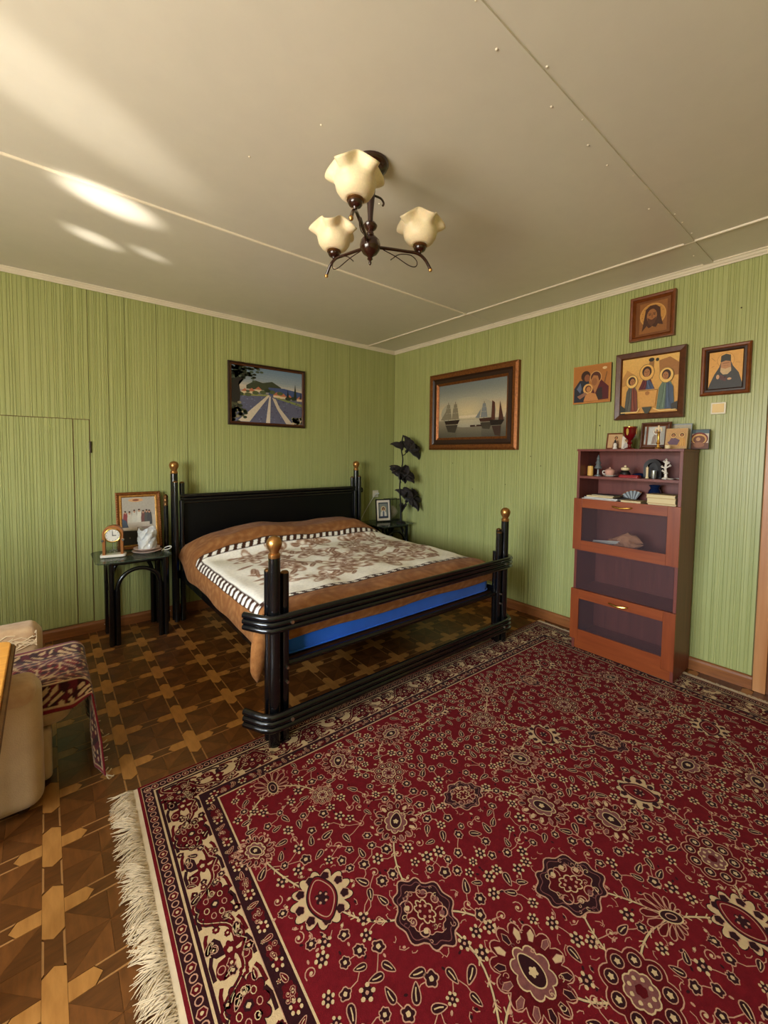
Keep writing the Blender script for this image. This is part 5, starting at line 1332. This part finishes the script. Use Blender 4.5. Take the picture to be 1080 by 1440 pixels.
# ---- upper shelf
S1 = 1.2486
X1 = -.225
t = thing('candle', 'short yellow candle with a dark wick on the upper shelf', 'candle', (X1, -2.478, S1)); MB().lathe([(.0195, 0), (.020, .003), (.019, .066), (.015, .070), (.004, .066), (0, .067)], n=20).build('wax', 'wax_yellow', t, smooth=True); MB().tube([(0, 0, .064), (.002, .002, .075), (.001, .004, .088)], .0025, 6).build('wick', 'dark_glaze', t)
t = thing('figurine', 'grey metal fir tree figurine beside the yellow candle', 'figurine', (X1, -2.532, S1)); MB().lathe([(.024, 0), (.024, .005), (.008, .010), (.006, .045), (.026, .055), (.012, .085), (.020, .088), (.008, .115), (.013, .117), (.003, .148), (0, .152)], n=16).build('tree', 'silver_matte', t, smooth=True)
t = thing('teacup', 'pink lidded teacup on a white saucer on the upper shelf', 'cup', (X1, -2.612, S1)); MB().lathe([(.026, 0), (.030, .003), (.044, .009), (.0435, .0105), (.026, .006), (0, .005)], n=24).build('saucer', 'porcelain', t, smooth=True); MB().lathe([(.018, .006), (.026, .012), (.031, .030), (.032, .042), (.028, .046), (.012, .055), (.005, .057), (.006, .063), (0, .066)], n=22).build('cup_body', 'pink_china', t, smooth=True); MB().tube(spath([(0, .030, .036), (0, .046, .036), (0, .046, .018), (0, .028, .016)], 5), .003, 6).build('handle', 'porcelain', t, smooth=True)
t = thing('jar', 'small black jar with a cream lid and bow on the upper shelf', 'jar', (X1 + .01, -2.708, S1)); MB().lathe([(.024, 0), (.032, .010), (.033, .026), (.024, .040), (.020, .046)], n=20).build('pot', 'dark_glaze', t, smooth=True); MB().lathe([(.020, .045), (.026, .050), (.026, .062), (.020, .066), (.008, .068), (.007, .078), (0, .082)], n=18).build('lid', 'wax_cream', t, smooth=True)
t = thing('trinket_box', 'flat red trinket box lying at the front of the upper shelf', 'box', (X1 - .055, -2.762, S1)); MB().prism(rrect(-.03, .03, -.062, .062, .012), 0, .012).build('box_body', 'red_lid', t, bevel=.002); MB().prism(rrect(-.028, .028, -.060, .060, .012), .0125, .018).build('lid', 'red_lid', t, bevel=.002)
o = MB().lathe([(.034, 0), (.036, .008), (.030, .022), (.016, .030), (0, .032)], n=22, sy=1.25).build('glass_dome', 'navy_glaze', None, smooth=True); o.location = (X1 + .035, -2.785, S1); tag(o, 'low dark blue glass dome behind the red trinket box', 'ornament')
t = thing('grotto', 'black arched grotto ornament on the upper shelf', 'ornament', (X1 + .03, -2.872, S1), -PI / 2)
out = [(-.052, 0)] + [(.052 * math.cos(PI - PI * k / 16), .070 + .055 * math.sin(PI - PI * k / 16)) for k in range(17)] + [(.052, 0)]
inn = [(-.032, .008)] + [(.032 * math.cos(PI - PI * k / 16), .066 + .036 * math.sin(PI - PI * k / 16)) for k in range(17)] + [(.032, .008)]
b = MB(); b.grid([[(x, .022, z) for x, z in out], [(x, -.022, z) for x, z in out], [(x, -.020, z) for x, z in inn], [(x, .012, z) for x, z in inn]]); b.slab(out, .012, .022); b.box(-.052, .052, -.022, .022, 0, .008); b.build('arch', 'dark_glaze', t)
o = MB().lathe([(.010, 0), (.011, .004), (.007, .010), (.0075, .070), (.003, .073), (0, .084)], n=14).build('candle', 'wax_cream', None, smooth=True); o.location = (X1 - .035, -2.858, S1); tag(o, 'slim cream candle standing before the black grotto', 'candle')
o = MB().lathe([(.014, 0), (.015, .003), (.016, .052), (.0145, .052), (.013, .006), (0, .005)], n=16).build('tumbler', 'silver', None, smooth=True); o.location = (X1 - .035, -2.896, S1); tag(o, 'small silver tumbler beside the slim candle', 'cup')
t = thing('figurine', 'white branching cross figurine on the upper shelf', 'figurine', (X1 - .02, -2.958, S1))
b = MB(); b.lathe([(.022, 0), (.022, .006), (.010, .012), (.008, .030), (.013, .036), (.007, .046)], n=14); b.tube([(0, 0, .04), (0, .004, .07), (0, -.002, .115)], .007, 8)
for yy, zz in ((-.022, .085), (.022, .078), (.018, .052), (-.014, .104), (.012, .110), (0, .122)): b.tube([(0, 0, zz - .014), (0, yy, zz)], .004, 6); b.lathe([(0, -.009), (.009, 0), (0, .009)], (0, yy, zz), 8)
b.build('cross', 'porcelain', t, smooth=True)
for k, (yy, xx, rr_) in enumerate(((-2.995, -.285, .026), (-3.022, -.20, .024))):
    o = MB().lathe([(rr_ * .6, 0), (rr_ * .7, .002), (rr_, .007), (rr_ * .97, .008), (0, .004)], n=20).build('saucer', 'porcelain', None, smooth=True); o.location = (xx, yy, S1); tag(o, ('tiny white saucer in front of the white cross figurine' if k == 0 else 'tiny white saucer against the shelf side past the cross figurine'), 'saucer')

# ---- second shelf
S2 = 1.0786
def book(label, y0, y1, x0, x1, z, h, cover, rz=0, cat='book', pg='paper', group=None):
    t = thing('book', label, cat, ((x0 + x1) / 2, (y0 + y1) / 2, z), rz, group)
    w_, d_ = (x1 - x0) / 2, (y1 - y0) / 2; c = min(.003, h * .16)
    MB().box(-w_, w_, -d_, d_, 0, c).build('cover', cover, t); MB().box(-w_, w_, -d_, d_, h - c, h).build('cover', cover, t); MB().box(-w_ + .002, w_ - .002, -d_ + .003, d_ - .003, c, h - c).build('pages', pg, t)
    return t
book('white magazine at the bottom of the fanned pile', -2.700, -2.465, -.318, -.150, S2, .014, 'paper_white', 0, 'magazine', 'paper_white')
book('grey covered magazine second in the fanned pile', -2.715, -2.475, -.300, -.130, S2 + .0145, .009, 'cover_grey', math.radians(-6), 'magazine', 'paper_white')
book('cream notebook third in the fanned pile', -2.662, -2.482, -.290, -.150, S2 + .024, .010, 'cover_tan', math.radians(3))
book('thin dark booklet topmost on the fanned pile', -2.672, -2.515, -.275, -.150, S2 + .0345, .006, 'cover_grey', math.radians(-4))
t = thing('decorative_fan', 'grey patterned folding fan leaning back behind the magazines', 'fan', (-.135, -2.735, S2 + .001), -PI / 2 + .15, rx=0); t.rotation_euler = (math.radians(-14), math.radians(0), -PI / 2 + .1); t.scale = (.72, .72, .72)
for k in range(11):
    a0, a1 = math.radians(58 + 8 * k), math.radians(58 + 8 * k + 8.6); mid = (a0 + a1) / 2
    b = MB(); yo = .003 * (k % 2)
    b.slab([(.03 * math.cos(a1), .03 * math.sin(a1) - .02), (.03 * math.cos(a0), .03 * math.sin(a0) - .02), (.125 * math.cos(a0), .125 * math.sin(a0) - .02), (.125 * math.cos(a1), .125 * math.sin(a1) - .02)][::-1], -.003 - yo, -.001 - yo); b.build('fan_rib', 'silver_matte' if k % 2 else 'cover_grey', t)
b = MB(); b.tube([(.126 * math.cos(math.radians(58 + 4 * k)), -.003, .126 * math.sin(math.radians(58 + 4 * k)) - .02) for k in range(23)], .004, 6); b.build('rim', 'frame_gilt', t)
b = MB(); b.box(-.02, .02, -.006, .004, 0, .014); b.build('foot', 'dark_glaze', t)
book('single thin cream paged book lying flat in the middle of the second shelf', -2.850, -2.725, -.322, -.20, S2, .022, 'cover_tan')
for k, (h_, lb) in enumerate(((.020, 'cream paged book at the bottom of the three-book stack'), (.032, 'thick cream paged book in the middle of the three-book stack'), (.022, 'cream paged book on top of the three-book stack'))):
    book(lb, -3.044 + .003 * k, -2.886 + .004 * k, -.322, -.195, S2 + (0, .0205, .053)[k], h_, 'cover_tan')
o = MB().lathe([(.024, 0), (.026, .004), (.040, .03), (.043, .055), (.034, .085), (.024, .1), (.032, .115), (.036, .122), (.033, .122), (.02, .1), (0, .09)], n=26).build('vase', 'navy_glaze', None, smooth=True); o.location = (-.125, -2.862, S2); tag(o, 'dark blue glazed vase behind the three-book stack', 'vase')
# ---- behind the upper glass door
t = thing('paper_bag', 'crumpled brown paper bundle with white rods behind the upper glass door', 'bundle', (-.235, -2.735, .7352))
rows = []; r_ = random.Random(9)
for k in range(9):
    u = k / 8; rows.append([(.05 * math.cos(a) * math.sin(PI * u + .12) * r_.uniform(.8, 1.15), -.095 + .19 * u + .02 * math.sin(3 * a), .075 + .062 * math.sin(a) * math.sin(PI * u + .12) * r_.uniform(.8, 1.15)) for a in [2 * PI * q / 14 for q in range(14)]])
mb = MB(); mb.grid(rows, closed=True); mb.build('bag', 'brown_paper', t)
for k in range(4): MB().tube([(-.045 + .012 * k, .02, .080 - .006 * k), (-.055 + .010 * k, .19 + .01 * k, .062 - .012 * k)], .003, 6).build('rod', 'cord_white', t)
# ------------------------------------------------------------------ armchair, throw and side table at the left edge
ac = thing('armchair', 'beige plush armchair with a patterned seat cushion by the green wall', 'armchair', (-3.70, -1.50, 0))
def cushion(name, x0, x1, y0, y1, z0, z1, r, m, nx=10, parent=ac, crown=.02):
    o = MB().box(x0, x1, y0, y1, z0, z1).build(name, m, parent, bevel=r, seg=5)
    o.data.polygons.foreach_set('use_smooth', [True] * len(o.data.polygons))
    return o
# local coordinates: origin (-3.70,-1.50); front towards +x
for nm_, y0, y1, zt in (('armrest', -.355, -.205, .510), ('armrest', .215, .365, .535)):
    a = cushion(nm_, -.40, .445, y0, y1, .028, zt, .05, 'chair_beige')
    cushion('arm_pad', -.40, .432, y0 - .006, y1 + .006, zt - .085, zt + .008, .04, 'chair_pattern', parent=a)
cushion('seat_cushion', -.40, .545, -.200, .212, .235, .418, .065, 'chair_pattern')
cushion('seat_base', -.40, .47, -.205, .215, .03, .236, .02, 'chair_beige')
cushion('backrest', -.60, -.36, -.355, .365, .04, .95, .07, 'chair_beige')
cushion('back_cushion', -.40, -.22, -.19, .2, .37, .86, .07, 'chair_pattern')
for x in (-.5, .38):
    for y in (-.28, .29): MB().lathe([(.02, .001), (.024, .03)], (x, y, 0), 12).build('foot', 'chair_foot', ac)
r_ = random.Random(12)
for k in range(60):                                   # leafy veins stitched on the arm pads and the cushion front
    far = k % 2
    if far:
        y, z = .209 , r_.uniform(.455, .53); x = r_.uniform(.10, .42)
        P = [(x + .03 * i, y - .0005, z + .012 * math.sin(i * 1.7 + k)) for i in range(4)]
        P = [(min(p[0], .425), p[1], min(p[2], .53)) for p in P]
    else:
        x = .5465; y = r_.uniform(-.15, .15); z = r_.uniform(.25, .33); P = [(x, y + .02 * i, z + .01 * math.sin(i * 1.9 + k)) for i in range(3)]
    MB().tube(P, .0022, 4).build('stitched_vein', 'chair_vein', ac)
# woven throw over the seat
th = thing('woven_throw', 'red and cream patterned woven throw with tassels draped over the armchair seat', 'throw', (-3.70, -1.50, 0))
NX, NY = 150, 90
rows = []; cols = []
def hsh(i, j): return (math.sin(i * 12.9898 + j * 78.233) * 43758.5453) % 1.0
for i in range(NX + 1):
    s = i / NX * 0.96                                  # running length from the back of the seat over the front edge
    row = []
    for j in range(NY + 1):
        v = j / NY; vv = max(0, v - .24) / .76; y = -.206 + .418 * vv; fd = max(0, .24 - v) / .24
        top = .434 + .006 * math.sin(7 * s + 3 * v) + .004 * math.sin(19 * v + 5 * s)
        s0 = .52
        if s < s0: x, z = .03 + s, top
        else:
            q = s - s0; r0 = .055
            if q < r0 * PI / 2: a = q / r0; x, z = .03 + s0 + r0 * math.sin(a), top - r0 + r0 * math.cos(a)
            else: d = q - r0 * PI / 2; x, z = .03 + s0 + r0 + .016 * math.sin(9 * v + 2) * min(1, d * 5) + .06 * d, top - r0 - d * (1 - .10 * v)
        skew = max(0, (s - .45)) * -.10
        if fd > 0:
            kf = 1 - sst(.50, .62, s); z -= fd * .125 * kf; y -= .004 * kf + fd * .05 * (1 - kf)
        row.append((x, y + skew * (1 - v) , max(z, .018)))
    rows.append(row)
mb = MB(); mb.grid(rows); o = mb.build('woven_cloth', 'cloth_attr', th, smooth='all')
pal_ = {k: np.array(s2l(c)) for k, c in dict(r=(122, 28, 34), d=(52, 18, 20), c=(190, 158, 116), p=(132, 92, 84), m=(90, 22, 30)).items()}
C = np.zeros(((NX + 1) * (NY + 1), 4), dtype=np.float32); C[:, 3] = 1
for i in range(NX + 1):
    for j in range(NY + 1):
        s = i / NX * .96; v = j / NY * .416
        e = min(v, .416 - v, .96 - s)
        w1 = math.sin(s * 105 + 2.2 * math.sin(v * 55)); w2 = math.sin(v * 118 + 2.4 * math.sin(s * 48 + 1))
        if e < .018: k = 'r'
        elif e < .025 or .098 < e < .105: k = 'c'
        elif e < .098: k = 'c' if w1 * w2 > .38 else ('m' if w1 > 0 else 'd')
        else:
            k = 'd' if w1 * w2 < -.25 else ('c' if abs(w1 - w2) < .16 else ('p' if w1 + w2 > 1.1 else ('m' if w1 > -.3 else 'r')))
            if s < .2 and v > .1: k = 'r' if (w1 * w2 > .05 and k != 'c') else k
        C[i * (NY + 1) + j, :3] = pal_[k]
at = o.data.color_attributes.new('Col', 'FLOAT_COLOR', 'POINT'); at.data.foreach_set('color', C.ravel())
m_ = o.modifiers.new('thickness', 'SOLIDIFY'); m_.thickness = .006; m_.offset = 1
last = rows[-1]
for j in range(0, NY + 1, 6):
    x, y, z = last[j]; L = r_.uniform(.06, .12)
    P = [(x, y, z), (x + .012 + r_.uniform(-.006, .01), y + r_.uniform(-.015, .015), max(.008, z - L * .5)), (x + .02 + r_.uniform(0, .03), y + r_.uniform(-.03, .03), max(.006, z - L))]
    MB().tube(spath(P, 3), .0024, 5).build('tassel', 'fringe', th, smooth=True)
# wooden side table whose corner shows over the armchair
wt = thing('side_table', 'light orange wooden table whose rounded edge reaches over the armchair arm', 'table', (-3.70, -2.16, 0))
MB().prism(rrect(-.30, .362, -.42, .42, .035, 6), .636, .660).build('table_top', 'table_wood', wt, bevel=.004)
b = MB(); P = [(x, y, .640) for x, y in rrect(-.303, .365, -.423, .423, .038, 6)]; b.tube(P + [P[0]], .010, 8); b.build('edge_band', 'table_edge', wt, smooth=True)
for x in (-.25, .22):
    for y in (-.36, .22): MB().box(x - .022, x + .022, y - .022, y + .022, .001, .636).build('leg', 'table_edge', wt, bevel=.004)
